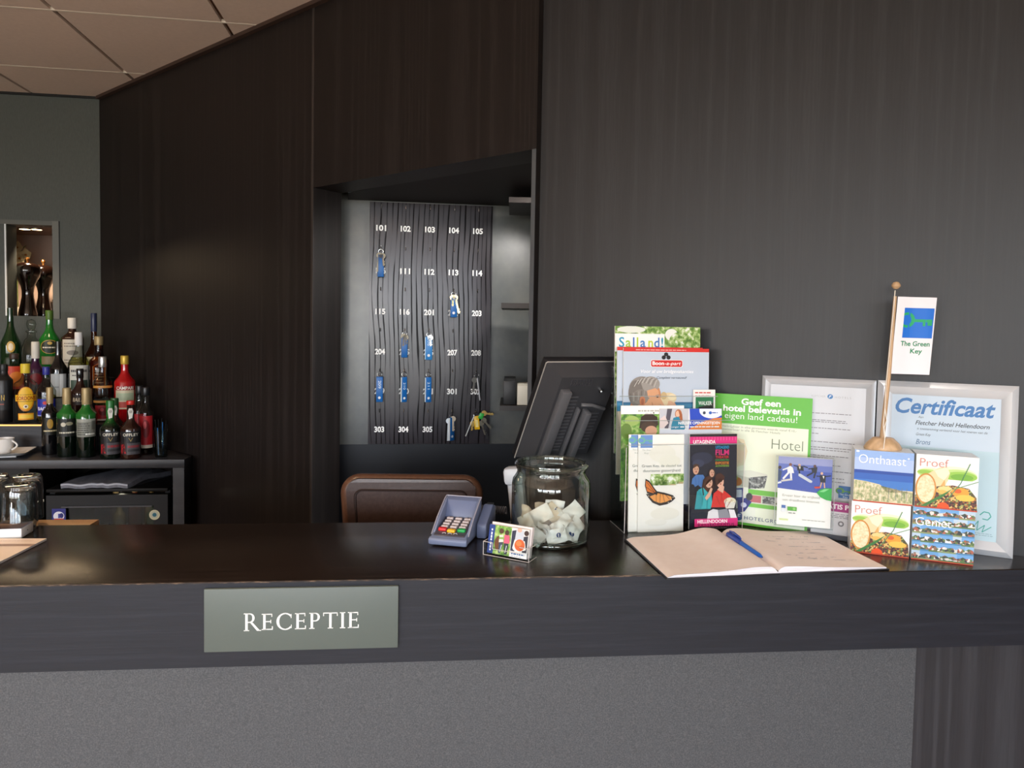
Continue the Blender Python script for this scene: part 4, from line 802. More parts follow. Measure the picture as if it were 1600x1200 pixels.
for x, y, h_, nm in ((0.0185, 0.0335, '#d92b2b', 'red key button'), (0.0388, 0.0290, '#e8b41c', 'yellow key button'), (0.0592, 0.0335, '#1aa04a', 'green key button')):
    MB().box(x-0.0088, x+0.0088, y-0.0060, y+0.0060, kz(y)-0.003, kz(y)+0.0042, M(h_, 0.35), bev=0.0028).build('key_button', tm, label=nm)
m_ = MB(); a = [(TWd/2+dx, 0.0165, kz(0.0165)+0.0002) for dx in (-0.012, 0, 0.012)]
for p in a: m_.tube([(p[0]-0.004, p[1], p[2]), (p[0]-0.002, p[1]+0.003, p[2]+0.0006), (p[0]+0.002, p[1]+0.003, p[2]+0.0006), (p[0]+0.004, p[1], p[2])], 0.0006, M('#dcd9de', 0.4), 5)
m_.build('contactless_mark', tm)
m_ = MB(); side([(0.075, 0.0), (0.160, 0.0), (0.160, 0.052), (0.135, 0.060), (0.075, 0.030)], TWd+0.002, TWd+0.024, TG2, m_, 0.004); m_.build('handset_cradle', tm)
MB().box(TWd+0.006, TWd+0.020, 0.138, 0.156, 0.0545, 0.0585, BLACKP, bev=0.001).build('cradle_cover', tm)

# ---- glass jar with crumpled sachets
JX, JY = 0.088, 1.4785
jar = thing('glass_jar', 'wide open clear glass jar on the counter', 'jar', (JX, JY, ZT))
MB().lathe([(0.0, 0.002), (0.062, 0.001), (0.072, 0.0), (0.0795, 0.004), (0.0825, 0.012), (0.0835, 0.03), (0.0835, 0.118), (0.0815, 0.130), (0.0755, 0.1385), (0.0728, 0.144), (0.0728, 0.150), (0.0755, 0.1535), (0.0765, 0.160), (0.0755, 0.1655), (0.0735, 0.167),
            (0.0705, 0.1655), (0.0688, 0.160), (0.0688, 0.146), (0.0725, 0.137), (0.0785, 0.128), (0.0800, 0.118), (0.0800, 0.03), (0.0780, 0.014), (0.070, 0.0085), (0.0, 0.008)], JARGLASS, 64).build('jar_body', jar)
GREENG = glass('thick green glass', '#e6efe9', '#7fa890', 3.0)
m_ = MB(); m_.tube([(0.0745*math.cos(2*PI*k/48), 0.0745*math.sin(2*PI*k/48), 0.1605) for k in range(48)], 0.0042, GREENG, 10, closed=True); m_.build('rim', jar)
m_ = MB(); m_.tube([(0.0765*math.cos(2*PI*k/48), 0.0765*math.sin(2*PI*k/48), 0.0065) for k in range(48)], 0.0050, GREENG, 10, closed=True); m_.build('base_ring', jar)
random.seed(12)
PK = [M('#f6f5f3', 0.5), M('#f2ede6', 0.5), M('#e6d6c0', 0.6)]
spots_ = []
def sachet(x, y, z, rx, ry, rz, mat, logo, label, s=1.0):
    ph = random.random()*6; amp = 0.0065*s
    def f(u, v, o=0.0):
        a, b_ = (u-.5)*0.060*s, (v-.5)*0.042*s
        zz = amp*math.sin(u*7+ph)*math.cos(v*5+ph*2)+0.006*s*(abs(u-.5)*2)**3*math.sin(ph)+0.0035*s*math.sin(PI*u)*math.sin(PI*v)*o
        return (a, b_, zz)
    m_ = MB(); m_.grid(lambda u, v: f(u, v, 1), 10, 8, mat); m_.grid(lambda u, v: f(u, v, -1), 10, 8, mat)
    if logo:
        for cx_ in logo:
            vs_ = [f(0.5+cx_+0.14*math.cos(q*PI/8)*0.9, 0.5+0.20*math.sin(q*PI/8)*0.9, 1) for q in range(16)]
            m_.add([(a, b_, c_+0.0016) for a, b_, c_ in vs_], [list(range(16))], M('#1d3f78', 0.4))
            vs2 = [f(0.5+cx_+p, 0.5+q, 1) for p, q in ((-.02, -.12), (.01, -.12), (.03, .10), (0, .10))]
            m_.add([(a, b_, c_+0.0021) for a, b_, c_ in vs2], [[0, 1, 2, 3]], M('#f4f4f4', 0.4))
    return m_.build('sachet', label=label, cat='sachet', group='sachets in the glass jar', loc=(JX+x, JY+y, ZT+z), rot=(rx, ry, rz))
lw_ = 'crumpled white paper sachet in the pile inside the glass jar'; lt_ = 'tan paper sachet poking out of the pile in the glass jar'; ll_ = 'white sachet with round blue emblem low in the front of the glass jar'
for k in range(11):
    a = k*2.399; r_ = 0.046*math.sqrt((k+.5)/11)
    sachet(r_*math.cos(a), r_*math.sin(a), 0.020+0.006*random.random(), random.uniform(-.35, .35), random.uniform(-.35, .35), random.random()*6, PK[k % 2], None, lw_, 0.85)
sachet(0.036, -0.050, 0.026, 1.05, 0.35, 0.55, PK[0], [0.10], ll_, 0.72); sachet(0.010, -0.060, 0.024, 1.15, -0.35, -0.2, PK[0], [0.12], ll_, 0.70); sachet(-0.035, -0.052, 0.022, 0.8, 0.45, -0.7, PK[0], None, lw_, 0.75); sachet(-0.010, -0.050, 0.036, 0.5, 0.6, 0.9, PK[0], None, lw_, 0.72); sachet(0.052, -0.030, 0.036, 0.9, -0.5, 1.1, PK[0], None, lw_, 0.72); sachet(-0.052, -0.026, 0.040, 0.7, 0.7, -1.2, PK[1], None, lw_, 0.7); sachet(0.020, -0.040, 0.046, 0.4, -0.6, 0.2, PK[0], None, lw_, 0.75)
sachet(-0.045, 0.0, 0.052, 0.9, 0.5, 0.4, PK[2], None, lt_, 0.75); sachet(-0.022, -0.01, 0.054, 1.2, -0.5, 0.1, PK[1], None, lw_, 0.8); sachet(0.010, 0.0, 0.052, 1.1, 0.6, -0.4, PK[2], None, lt_, 0.8)
sachet(0.044, -0.005, 0.056, 1.0, -0.7, 0.2, PK[0], None, lw_, 0.85); sachet(0.022, 0.018, 0.052, 0.6, 0.4, 1.2, PK[1], None, lw_, 0.8); sachet(-0.012, 0.03, 0.056, 1.2, 0.2, 2.0, PK[2], None, lt_, 0.8); sachet(0.008, 0.012, 0.066, 1.5, 0.1, 0.1, PK[0], [0.0], 'white sachet standing upright in the middle of the jar pile', 0.7)

# ---- business card holder
hd = thing('card_holder', 'clear acrylic business card holder in front of the glass jar', 'card holder', (-0.0498, 1.3698, ZT), -0.4627)
HWd = 0.099; m_ = MB()
m_.box(0, HWd, 0, 0.036, 0, 0.0025, ACRYL); m_.box(0, HWd, 0.0, 0.002, 0.0025, 0.014, ACRYL); m_.box(0, 0.020, 0, 0.002, 0.014, 0.026, ACRYL).box(HWd-0.020, HWd, 0, 0.002, 0.014, 0.026, ACRYL)
m_.box(0, 0.002, 0.002, 0.036, 0.0025, 0.026, ACRYL).box(HWd-0.002, HWd, 0.002, 0.036, 0.0025, 0.026, ACRYL).box(0, HWd, 0.034, 0.036, 0.0025, 0.034, ACRYL)
m_.build('tray', hd)
m_ = MB(); EA = M('#d7d0cc', 0.2)
for a_, b_ in (((0, 0, 0.0), (HWd, 0, 0.0)), ((0, 0, 0.0), (0, 0, 0.026)), ((HWd, 0, 0.0), (HWd, 0, 0.026)), ((HWd, 0, 0.026), (HWd, 0.036, 0.026)), ((0, 0, 0.026), (0, 0.036, 0.026)), ((HWd-0.02, 0, 0.026), (HWd, 0, 0.026)), ((HWd, 0.0, 0.0), (HWd, 0.036, 0.0)), ((0, 0, 0.026), (0.02, 0, 0.026)), ((0.02, 0, 0.026), (0.02, 0, 0.014)), ((0.02, 0, 0.014), (HWd-0.02, 0, 0.014))):
    m_.tube([a_, b_], 0.0007, EA, 5)
m_.build('polished_edge', hd)
def rot_card(px, py, pz, lean): return Matrix.Translation((-0.0498, 1.3698, ZT)) @ Matrix.Rotation(-0.4627, 4, 'Z') @ Matrix.Translation((px, py, pz)) @ Matrix.Rotation(-lean, 4, 'X')
def put(mb, name, T, **kw):
    o = mb.build(name, **kw); o.matrix_world = T; return o
m_ = MB(); m_.box(0, 0.087, 0, 0.0065, 0, 0.055, WHITE)
A = Art(m_, 87, 55, 0.087); A.rect(0, 0, 87, 55, '#f3f1ef'); A.rect(0, 0, 13, 55, '#23418c'); [A.rect(5, 8+k*6.4, 8.2, 8+k*6.4+(5.2 if k % 3 else 3.6), '#e8eef8') for k in range(7)]
A.rect(13, 0, 50, 55, FOLI2); A.ell(24, 34, 9, 14, '#6a3f22'); A.poly([(24, 18), (32, 17), (34, 30), (24, 32)], '#dfe3d8'); A.poly([(24, 22), (33, 21), (33, 25), (24, 26)], '#8fb85a'); A.ell(28, 10, 5, 5, '#5a3a28'); A.ell(40, 12, 4.5, 5.5, '#4a2f24')
A.poly([(35, 16), (46, 16), (48, 31), (35, 33)], '#e0607c'); A.poly([(25, 32), (33, 31), (30, 52), (25, 52)], '#3c4a5e'); A.poly([(36, 32), (46, 32), (44, 53), (38, 53)], '#2c3440'); A.line([(31, 36), (28, 50)], 1.6, '#c9d3dc'); A.line([(42, 36), (40, 50)], 1.6, '#c9d3dc')
A.rect(50, 0, 87, 55, '#ece9e6'); A.poly([(51, 6), (62, 3), (60, 44), (51, 44)], '#2b2f48'); A.poly([(60, 2), (76, 2), (78, 30), (58, 30)], '#c9d0da'); A.ell(67, 3, 5, 4, '#d8b09a'); A.poly([(77, 14), (86, 12), (86, 44), (76, 44)], '#2a2c3a'); A.ell(82, 7, 5, 5, '#3a2520')
A.poly([(58, 22), (80, 22), (84, 38), (80, 40), (58, 42), (55, 38)], '#f2efe9'); A.ell(70, 31, 11, 11, '#d8622a'); A.ell(68, 28, 6, 5, '#e88546'); A.rect(50, 44, 87, 55, '#f4f4f4'); A.lines(54, 82, [47.4], '#3a66a0', 2.4, 0.0); A.lines(54, 76, [52.2], '#8aa0bb', 0.8)
put(m_, 'business_card', rot_card(0.006, 0.0035, 0.004, 0.22), label='photo business card stack in the clear holder on the counter', cat='business card')
m_ = MB(); m_.box(0, 0.088, 0, 0.009, 0, 0.058, M('#efe4e2', 0.6)); put(m_, 'blank_card', rot_card(0.007, 0.0115, 0.004, 0.22), label='plain pinkish white cards standing behind the photo business cards', cat='business card')

# ---- guest book
bk = thing('guest_book', 'open guest book with handwriting lying at the front edge of the counter', 'book', (0.2873, 1.2494, ZT+0.0003), math.atan2(0.1656, 0.9862))
BW, BD, SPN = 0.439, 0.229, 0.2155
PG = speckle('cream book paper', [(0.3, '#f6e4da'), (0.7, '#fbebe2')], 40, 0.75, 0.02)
def pz(x, y):
    v = y/BD
    if x < SPN:
        q = x/SPN; return 0.0065+0.006*q+0.011*(0.35+0.65*v)*math.exp(-((q-0.80)/0.20)**2)-0.010*max(0, (q-0.93)/0.07)**2-0.0035*max(0, 1-q/0.06)
    q = (x-SPN)/(BW-SPN); return 0.0065+0.0065*(1-q)+0.007*(0.3+0.7*v)*math.exp(-((q-0.16)/0.20)**2)-0.0075*max(0, 1-q/0.07)**2+0.006*max(0, v-0.6)*q-0.002*q
cov = M('#1c1c22', 0.45)
MB().box(-0.004, SPN+0.001, -0.004, BD+0.004, 0, 0.0022, cov, bev=0.0006).box(SPN+0.001, BW+0.004, -0.004, BD+0.004, 0, 0.0022, cov, bev=0.0006).build('cover', bk)
def page(x0, x1, name, fr=None):
    m_ = MB(); m_.grid(lambda u, v: (x0+(x1-x0)*u, BD*v, pz(min(max(x0+(x1-x0)*u, x0+1e-5), x1-1e-5), BD*v)), 36, 14, PG)
    return m_.build(name, bk)
page(0.0, SPN, 'left_page'); rp_ = page(SPN, BW, 'right_page')
EDGE = speckle('white page edges', [(0.35, '#c9c8d2'), (0.6, '#f0f0f6')], 30, 0.6, stretch=(.3, 1, 60))
m_ = MB()
for x0, x1 in ((0.0, SPN), (SPN, BW)):
    zf = lambda x, y, x0=x0, x1=x1: pz(min(max(x, x0+1e-5), x1-1e-5), y)
    m_.grid(lambda u, v: (x0+(x1-x0)*u, -0.0003, 0.0022+(zf(x0+(x1-x0)*u, 0)-0.0023)*v), 36, 1, EDGE)
    m_.grid(lambda u, v: (x0+(x1-x0)*u, BD+0.0003, 0.0022+(zf(x0+(x1-x0)*u, BD)-0.0023)*v), 36, 1, EDGE)
m_.grid(lambda u, v: (0.0, BD*u, 0.0022+(pz(0, BD*u)-0.0023)*v), 12, 1, EDGE); m_.grid(lambda u, v: (BW, BD*u, 0.0022+(pz(BW, BD*u)-0.0023)*v), 12, 1, EDGE)
m_.build('page_block', bk)
random.seed(5); m_ = MB(); INK = M('#6a6f86', 0.6)
def hand(x0, x1, y, amp=0.0022):
    x = x0; px = None
    while x < x1:
        if random.random() < 0.10: x += 0.006; px = None; continue
        p = (x, y+amp*math.sin(x*1900+random.random()*1.4)+0.001*math.sin(x*60)+(x-x0)*0.02)
        if px: 
            d = Vector((p[0]-px[0], p[1]-px[1])); q = Vector((-d.y, d.x)).normalized()*0.00028
            m_.add([(px[0]+q.x, px[1]+q.y, pz(*px)+0.0004), (p[0]+q.x, p[1]+q.y, pz(*p)+0.0004), (p[0]-q.x, p[1]-q.y, pz(*p)+0.0004), (px[0]-q.x, px[1]-q.y, pz(*px)+0.0004)], [[0, 1, 2, 3]], INK)
        px = p; x += 0.0016
for y, x0, x1 in ((0.188, 0.30, 0.40), (0.172, 0.31, 0.385), (0.152, 0.275, 0.31), (0.150, 0.33, 0.40), (0.128, 0.29, 0.305), (0.122, 0.31, 0.395), (0.104, 0.33, 0.385), (0.080, 0.305, 0.345), (0.064, 0.27, 0.295), (0.056, 0.31, 0.372), (0.048, 0.285, 0.355), (0.040, 0.355, 0.405), (0.046, 0.315, 0.355)): hand(x0, x1, y)
m_.build('handwriting', rp_)
# pen across the gutter
pa = Vector((0.4621, 1.4687)); pb = Vector((0.487, 1.3296)); dv = (pb-pa).normalized()
iv = Matrix.Rotation(-math.atan2(0.1656, 0.9862), 2)
def bz(p): 
    q = iv @ (Vector(p)-Vector((0.2873, 1.2494))); return ZT+0.0003+pz(q.x, q.y)
za, zb_ = bz(pa+dv*0.02)+0.0068, bz(pb-dv*0.015)+0.0052
pn = thing('ballpoint_pen', 'blue ballpoint pen lying in the gutter of the open guest book', 'pen', (pa.x, pa.y, 0))
v0 = Vector((0, 0, za)); v1 = Vector(((pb-pa).x, (pb-pa).y, zb_)); at_ = lambda q: v0.lerp(v1, q)
PB = M('#1f62c0', 0.3); PB2 = M('#1b3fa0', 0.25, coat=0.3)
MB().tube([at_(q) for q in (0.0, 0.02, 0.12, 0.30, 0.42)], [0.0035, 0.0058, 0.0062, 0.0060, 0.0050], PB2, 14).build('cap_half', pn)
MB().tube([at_(q) for q in (0.42, 0.5, 0.75, 0.92, 0.985)], [0.0048, 0.0046, 0.0044, 0.0040, 0.0016], PB, 14).build('barrel', pn)
MB().tube([at_(q) for q in (0.985, 1.0)], [0.0012, 0.0006], M('#333338', 0.3), 8).build('tip', pn)
up_ = Vector((0.003, 0, 0.0065))
MB().tube([at_(0.02)+up_, at_(0.12)+up_*1.25, at_(0.30)+up_*1.1, at_(0.36)+up_*0.9], [0.002, 0.0026, 0.0024, 0.0012], PB2, 8).build('clip', pn)

# ---- telephone behind the jar
ph = thing('telephone', 'white telephone handset with coiled cord behind the glass jar', 'telephone', (0.040, 1.712, 0.951), -0.2)
MB().box(-0.045, 0.045, -0.035, 0.035, 0, 0.115, M('#19191c', 0.4), bev=0.006).build('stand', ph)
MB().box(-0.020, 0.022, -0.018, 0.012, 0.117, 0.245, M('#d4d8df', 0.35), bev=0.011, T=Matrix.Rotation(-0.12, 4, 'Y')).box(-0.024, 0.026, -0.030, 0.012, 0.215, 0.258, M('#d4d8df', 0.35), bev=0.010, T=Matrix.Rotation(-0.12, 4, 'Y')).build('handset', ph)
cpts = [(-0.125+0.0005*k, -0.060+0.008*math.sin(k*0.62), 0.160+0.008*math.cos(k*0.62)) for k in range(0, 180)]
MB().tube(cpts, 0.0022, M('#4a4a50', 0.4), 6).build('coiled_cord', ph)

# ---- monitor seen from behind
ux = Vector((0.905, 0.42, 0)).normalized(); nb = Vector((0.42, -0.905, 0)).normalized(); tilt = math.radians(33)
uz = (Vector((0, 0, 1))*math.cos(tilt)+nb*math.sin(tilt)).normalized(); un = ux.cross(uz)
mo = thing('monitor', 'black computer monitor seen from behind, tilted beside the brochure rack', 'monitor', (0.0785, 1.617, 1.471))
mo.matrix_world = Matrix(((ux.x, -un.x, uz.x, 0.0785), (ux.y, -un.y, uz.y, 1.617), (ux.z, -un.z, uz.z, 1.471), (0, 0, 0, 1)))
MK = M('#3e3e41', 0.42); MK2 = M('#222225', 0.4); MK3 = M('#606063', 0.38)
MW, MH = 0.205, 0.300
MB().box(0, MW, 0.0, 0.020, -MH, 0, MK2, bev=0.003).build('screen_bezel', mo)
MB().tube([(0.001, -0.001, -MH), (0.001, -0.001, -0.004), (0.004, -0.001, -0.001), (MW, -0.001, -0.001)], 0.0016, M('#c9c5be', 0.25, 0.4), 6).build('bright_edge', mo)
MB().add([(0.002, 0, -MH+.002), (MW-.002, 0, -MH+.002), (MW-.002, 0, -0.002), (0.002, 0, -0.002), (0.034, -0.034, -MH+.03), (MW-0.02, -0.034, -MH+.03), (MW-0.02, -0.034, -0.022), (0.034, -0.034, -0.022)],
         [[0, 1, 5, 4], [1, 2, 6, 5], [2, 3, 7, 6], [3, 0, 4, 7], [4, 5, 6, 7]], MK).build('back_cover', mo)
MB().box(0.040, 0.066, -0.052, -0.032, -MH+0.02, -0.055, MK3, bev=0.004).build('left_rib', mo)
MB().box(0.118, 0.135, -0.060, -0.034, -MH+0.03, -0.115, MK3, bev=0.004).box(0.100, 0.108, -0.048, -0.034, -MH+0.03, -0.110, MK3, bev=0.003).build('stand_arm', mo)
m_ = MB()
for k in range(17): m_.box(0.070, 0.096, -0.0365, -0.0335, -0.082-k*0.0105, -0.079-k*0.0105, M('#545458', 0.4))
m_.build('left_vents', mo)
m_ = MB()
for k in range(12): m_.box(0.145, 0.172, -0.0365, -0.0335, -0.135-k*0.0105, -0.132-k*0.0105, M('#545458', 0.4))
m_.build('right_vents', mo)
m_ = MB()
for k in range(14): m_.box(0.062+k*0.0042, 0.064+k*0.0042, -0.0362, -0.0335, -0.045, -0.028, M('#48484c', 0.4))
m_.build('top_vents', mo)
MB().lathe([(0.0, 0.0), (0.0055, 0.0), (0.0055, 0.006), (0.003, 0.007), (0.003, 0.004), (0, 0.004)], CHROME, 16, T=Matrix.Translation((0.150, -0.034, -0.060)) @ Matrix.Rotation(PI/2, 4, 'X')).build('lock_screw', mo)
MB().tube([(0.108, -0.040, -0.100), (0.135, -0.046, -0.098), (0.155, -0.046, -0.105), (0.175, -0.044, -0.112)], 0.0045, M('#8f8f92', 0.3, 0.6), 8).build('cable_plug', mo)
m_ = MB(); m_.box(-0.02, 0.02, -0.008, 0.008, 0.955, 1.228, MK2, bev=0.003, T=Matrix.Translation((0.070, 1.786, 0))).box(-0.03, 0.06, -0.030, 0.014, 0.9505, 0.962, MK2, bev=0.004, T=Matrix.Translation((0.060, 1.780, 0)))
st = m_.build('monitor_stand', mo); bpy.context.view_layer.update(); st.matrix_parent_inverse = mo.matrix_world.inverted()

# ---- printed matter -------------------------------------------------------------
def leaflet(name, label, cat, W, H, wid, thick, fn, loc, rz, lean=0.0, group=None, side_mat=None, z_h=None):
    m_ = MB(); hgt = wid*H/W
    m_.box(0, wid, 0, thick, 0, hgt, side_mat or PAPER); A = Art(m_, W, H, wid, step=0.00007); fn(A)
    return m_.build(name, label=label, cat=cat, group=group, loc=loc, rot=(-lean, 0, rz))
RZ = math.radians(10); RO = Vector((0.268, 1.532, ZT)); rx_ = Vector((math.cos(RZ), math.sin(RZ), 0)); ry_ = Vector((-math.sin(RZ), math.cos(RZ), 0))
def rk(x, y, z): return tuple(RO+rx_*x+ry_*y+Vector((0, 0, z)))

def art_key_logo(A, x, y, s, c1='#2f6fd0', c2='#2f9a52', seed=0):
    A.rect(x, y, x+s, y+s, c1)
    k = s/100.0
    A.ell(x+10*k, y+42*k, 30*k, 26*k, c2); A.ell(x+8*k, y+42*k, 18*k, 15*k, c1)
    A.rect(x+34*k, y+38*k, x+98*k, y+47*k, c2); A.rect(x+70*k, y+46*k, x+79*k, y+60*k, c2); A.rect(x+84*k, y+46*k, x+98*k, y+58*k, c2)
def art_f_logo(A, x, y, r, c='#1d4a86'):
    A.ell(x, y, r, r, c); A.text('F', x, y+r*0.55, r*1.1, '#f2f5fa', align='c', bold=0.02, shear=0.3)
def art_green_key(A):
    A.rect(0, 0, 76, 160, '#f3f2ea'); A.rect(1, 0, 25, 24, '#fbfbf8'); art_key_logo(A, 3.5, 0.5, 20, '#6b93cf', '#6fb3a0')
    A.text('The Green', 6, 25, 2.4, '#a8b4a8', 16); A.text('Key', 10, 30, 2.4, '#a8b4a8', 7)
    A.ell(40, 30, 22, 14, '#efeee2'); A.ell(52, 42, 18, 10, '#eeeddf')
    A.text('Green Key, de sleutel tot', 6, 51, 4.0, '#6d7570', 66); A.text('duurzame gastvrijheid', 8, 58.5, 4.0, '#6d7570', 62)
    A.poly([(21, 62), (76, 62), (76, 76), (68, 77), (68, 74), (63, 74), (63, 80), (51, 80), (51, 72), (32, 71), (22, 80), (20, 72)], FOLI); A.rect(53, 78, 62, 80, '#b8a878'); A.rect(67, 75, 75, 78, '#b8a878')
    A.ell(45, 125, 24, 10, '#eceade'); A.ell(30, 138, 18, 6, '#eeece2')
    bk_ = '#2a2420'; og = '#d8752a'; og2 = '#e69a4c'
    A.poly([(12, 69), (18, 72), (27, 84), (32, 90), (28, 96), (15, 92), (11, 80)], bk_); A.poly([(13, 72), (18, 75), (26, 86), (29, 90), (26, 92), (15, 89), (12.5, 80)], og)
    A.poly([(31, 89), (45, 92), (58, 96), (62, 101), (56, 106), (48, 110), (36, 112), (24, 107), (17, 99), (13, 93), (24, 93)], bk_)
    A.poly([(32, 92), (45, 95), (55, 98), (56, 102), (47, 106), (36, 108), (26, 104), (19, 97), (25, 95)], og2)
    for q in ((24, 96, 30, 106), (31, 94, 36, 108), (34, 93, 44, 106), (36, 93, 52, 102)): A.line([(q[0]+6, q[1]-2), (q[2], q[3])], 0.7, bk_)
    A.line([(14, 74), (28, 92)], 0.7, bk_); A.line([(13, 82), (28, 92)], 0.7, bk_); A.ell(30, 92, 2, 3, bk_)
    for q in ((58, 99), (55, 103), (50, 107), (14, 92), (17, 96)): A.ell(q[0], q[1], 0.7, 0.7, '#efe6d0')
def art_uit(A):
    A.rect(0, 0, 80, 150, '#1c1f2e'); A.rect(0, 0, 80, 4, '#2a2528'); A.rect(0, 4, 80, 15, '#d8327e')
    for k in range(16): A.line([(2+k*5, 4.4), (2+k*5, 10)], 1.0, '#e468a0')
    A.text('UITAGENDA', 5, 15, 5.4, '#f6f3f6', 38, 0.04)
    for t_, y, h, c_, w_ in (('UITDAGEND', 23, 4.2, '#2a9ad0', 23), ('FILM', 33, 8.2, '#d8327e', 23), ('THEATER', 38.5, 4.0, '#c8322e', 23), ('EVENEMENTEN', 42.4, 2.4, '#3a9a48', 23), ('EXPOSITIE', 48, 4.0, '#e08a2a', 23), ('ACTIVITEITEN', 52, 2.6, '#8ab63a', 23)): A.text(t_, 43, y, h, c_, w_, 0.035)
    A.ell(20, 38, 18, 10, '#2a2f45'); A.ell(14, 46, 10, 6, '#353b55')
    A.poly([(2, 84), (4, 70), (10, 64), (22, 64), (28, 72), (28, 84)], '#4a78b8'); A.ell(10, 56, 5, 7.5, '#d8a68a'); A.poly([(5, 54), (6, 48), (10, 46.5), (15, 48), (15.5, 54), (12, 50)], '#4a3020')
    A.ell(37, 62, 6, 8, '#3a2a22'); A.ell(37, 62, 4, 6, '#d0a088')
    A.poly([(0, 88), (14, 80), (24, 90), (20, 118), (0, 122)], '#15161e')
    A.poly([(20, 84), (22, 72), (30, 66), (37, 70), (40, 84), (36, 96), (24, 98)], '#4a2a1c'); A.ell(32, 77, 6, 8, '#e0b096'); A.poly([(22, 76), (25, 68), (33, 66), (38, 71), (30, 72), (26, 82)], '#4a2a1c')
    A.poly([(14, 88), (22, 84), (30, 92), (36, 90), (38, 110), (34, 122), (16, 124), (18, 106)], '#38b0b8'); A.poly([(12, 90), (18, 88), (22, 104), (18, 122), (8, 120)], '#2f9aa6')
    A.ell(50, 73, 8, 11, '#4a2a20'); A.ell(51, 76, 6, 9, '#e6b49c'); A.poly([(42, 74), (44, 64), (52, 62), (59, 68), (57, 72), (49, 70), (45, 82)], '#4a2a20')
    A.poly([(36, 116), (40, 94), (48, 88), (58, 90), (66, 96), (76, 106), (74, 118), (56, 116)], '#d8342e'); A.poly([(46, 88), (54, 80), (58, 84), (56, 94)], '#e6b49c')
    A.ell(68, 107, 10, 6, '#f0e8cc'); A.poly([(58, 108), (78, 108), (74, 122), (62, 122)], '#e9e6dc')
    for x, y, q in ((10, 55, 1.0), (37, 61, 0.8), (32.5, 76, 1.0), (51, 75, 1.0)):
        A.ell(x-1.9*q, y, 0.8*q, 0.6*q, '#2a1c18'); A.ell(x+1.9*q, y, 0.8*q, 0.6*q, '#2a1c18'); A.line([(x-2.9*q, y-1.4*q), (x-1.0*q, y-1.6*q)], 0.45, '#3a261c'); A.line([(x+1.0*q, y-1.6*q), (x+2.9*q, y-1.4*q)], 0.45, '#3a261c'); A.line([(x, y+0.6*q), (x+0.6*q, y+2.2*q)], 0.45, '#b8846a'); A.ell(x, y+4.0*q, 1.4*q, 0.9*q, '#9c3a34')
    for p in (((16, 92), (22, 104)), ((30, 94), (28, 118)), ((22, 90), (20, 112))): A.line(p, 0.7, '#238a94')
    for p in (((44, 98), (50, 112)), ((62, 98), (58, 114)), ((52, 92), (54, 106)), ((70, 104), (62, 116))): A.line(p, 0.7, '#a8241f')
    for p in (((8, 68), (10, 80)), ((20, 68), (18, 80)), ((14, 66), (14, 82))): A.line(p, 0.6, '#38609a')
    for k in range(9): A.ell(62+k*1.6, 105.4+(k % 3)*1.4, 1.1, 0.9, '#faf4e2' if k % 2 else '#d9cfa8')
    A.poly([(24, 100), (30, 92), (34, 84), (37, 86), (33, 98), (27, 104)], '#e0b096'); A.line([(24, 68), (20, 84), (22, 96)], 1.6, '#3a2016'); A.line([(38, 72), (40, 84), (37, 92)], 1.4, '#3a2016'); A.line([(44, 70), (42, 80), (44, 88)], 1.4, '#3a2018'); A.ell(2.5, 86, 5, 8, '#1c1e28')
    A.rect(0, 118, 80, 134, '#202430'); A.poly([(28, 134), (30, 122), (38, 118), (48, 120), (48, 134)], '#d9dade'); A.poly([(48, 134), (46, 120), (62, 118), (68, 134)], '#8a8d96'); A.poly([(68, 134), (64, 119), (74, 120), (79, 134)], '#e2e3e6')
    A.rect(7, 133, 80, 145.5, '#d8327e'); A.text('HELLENDOORN', 12, 140.0, 5.0, '#f8f4f6', 50, 0.04); A.text('JULI-14AUGUSTUS', 12, 145.6, 4.6, '#2a2230', 62, 0.0)
    A.lines(14, 70, [147.5], '#8a8a92', 0.7)
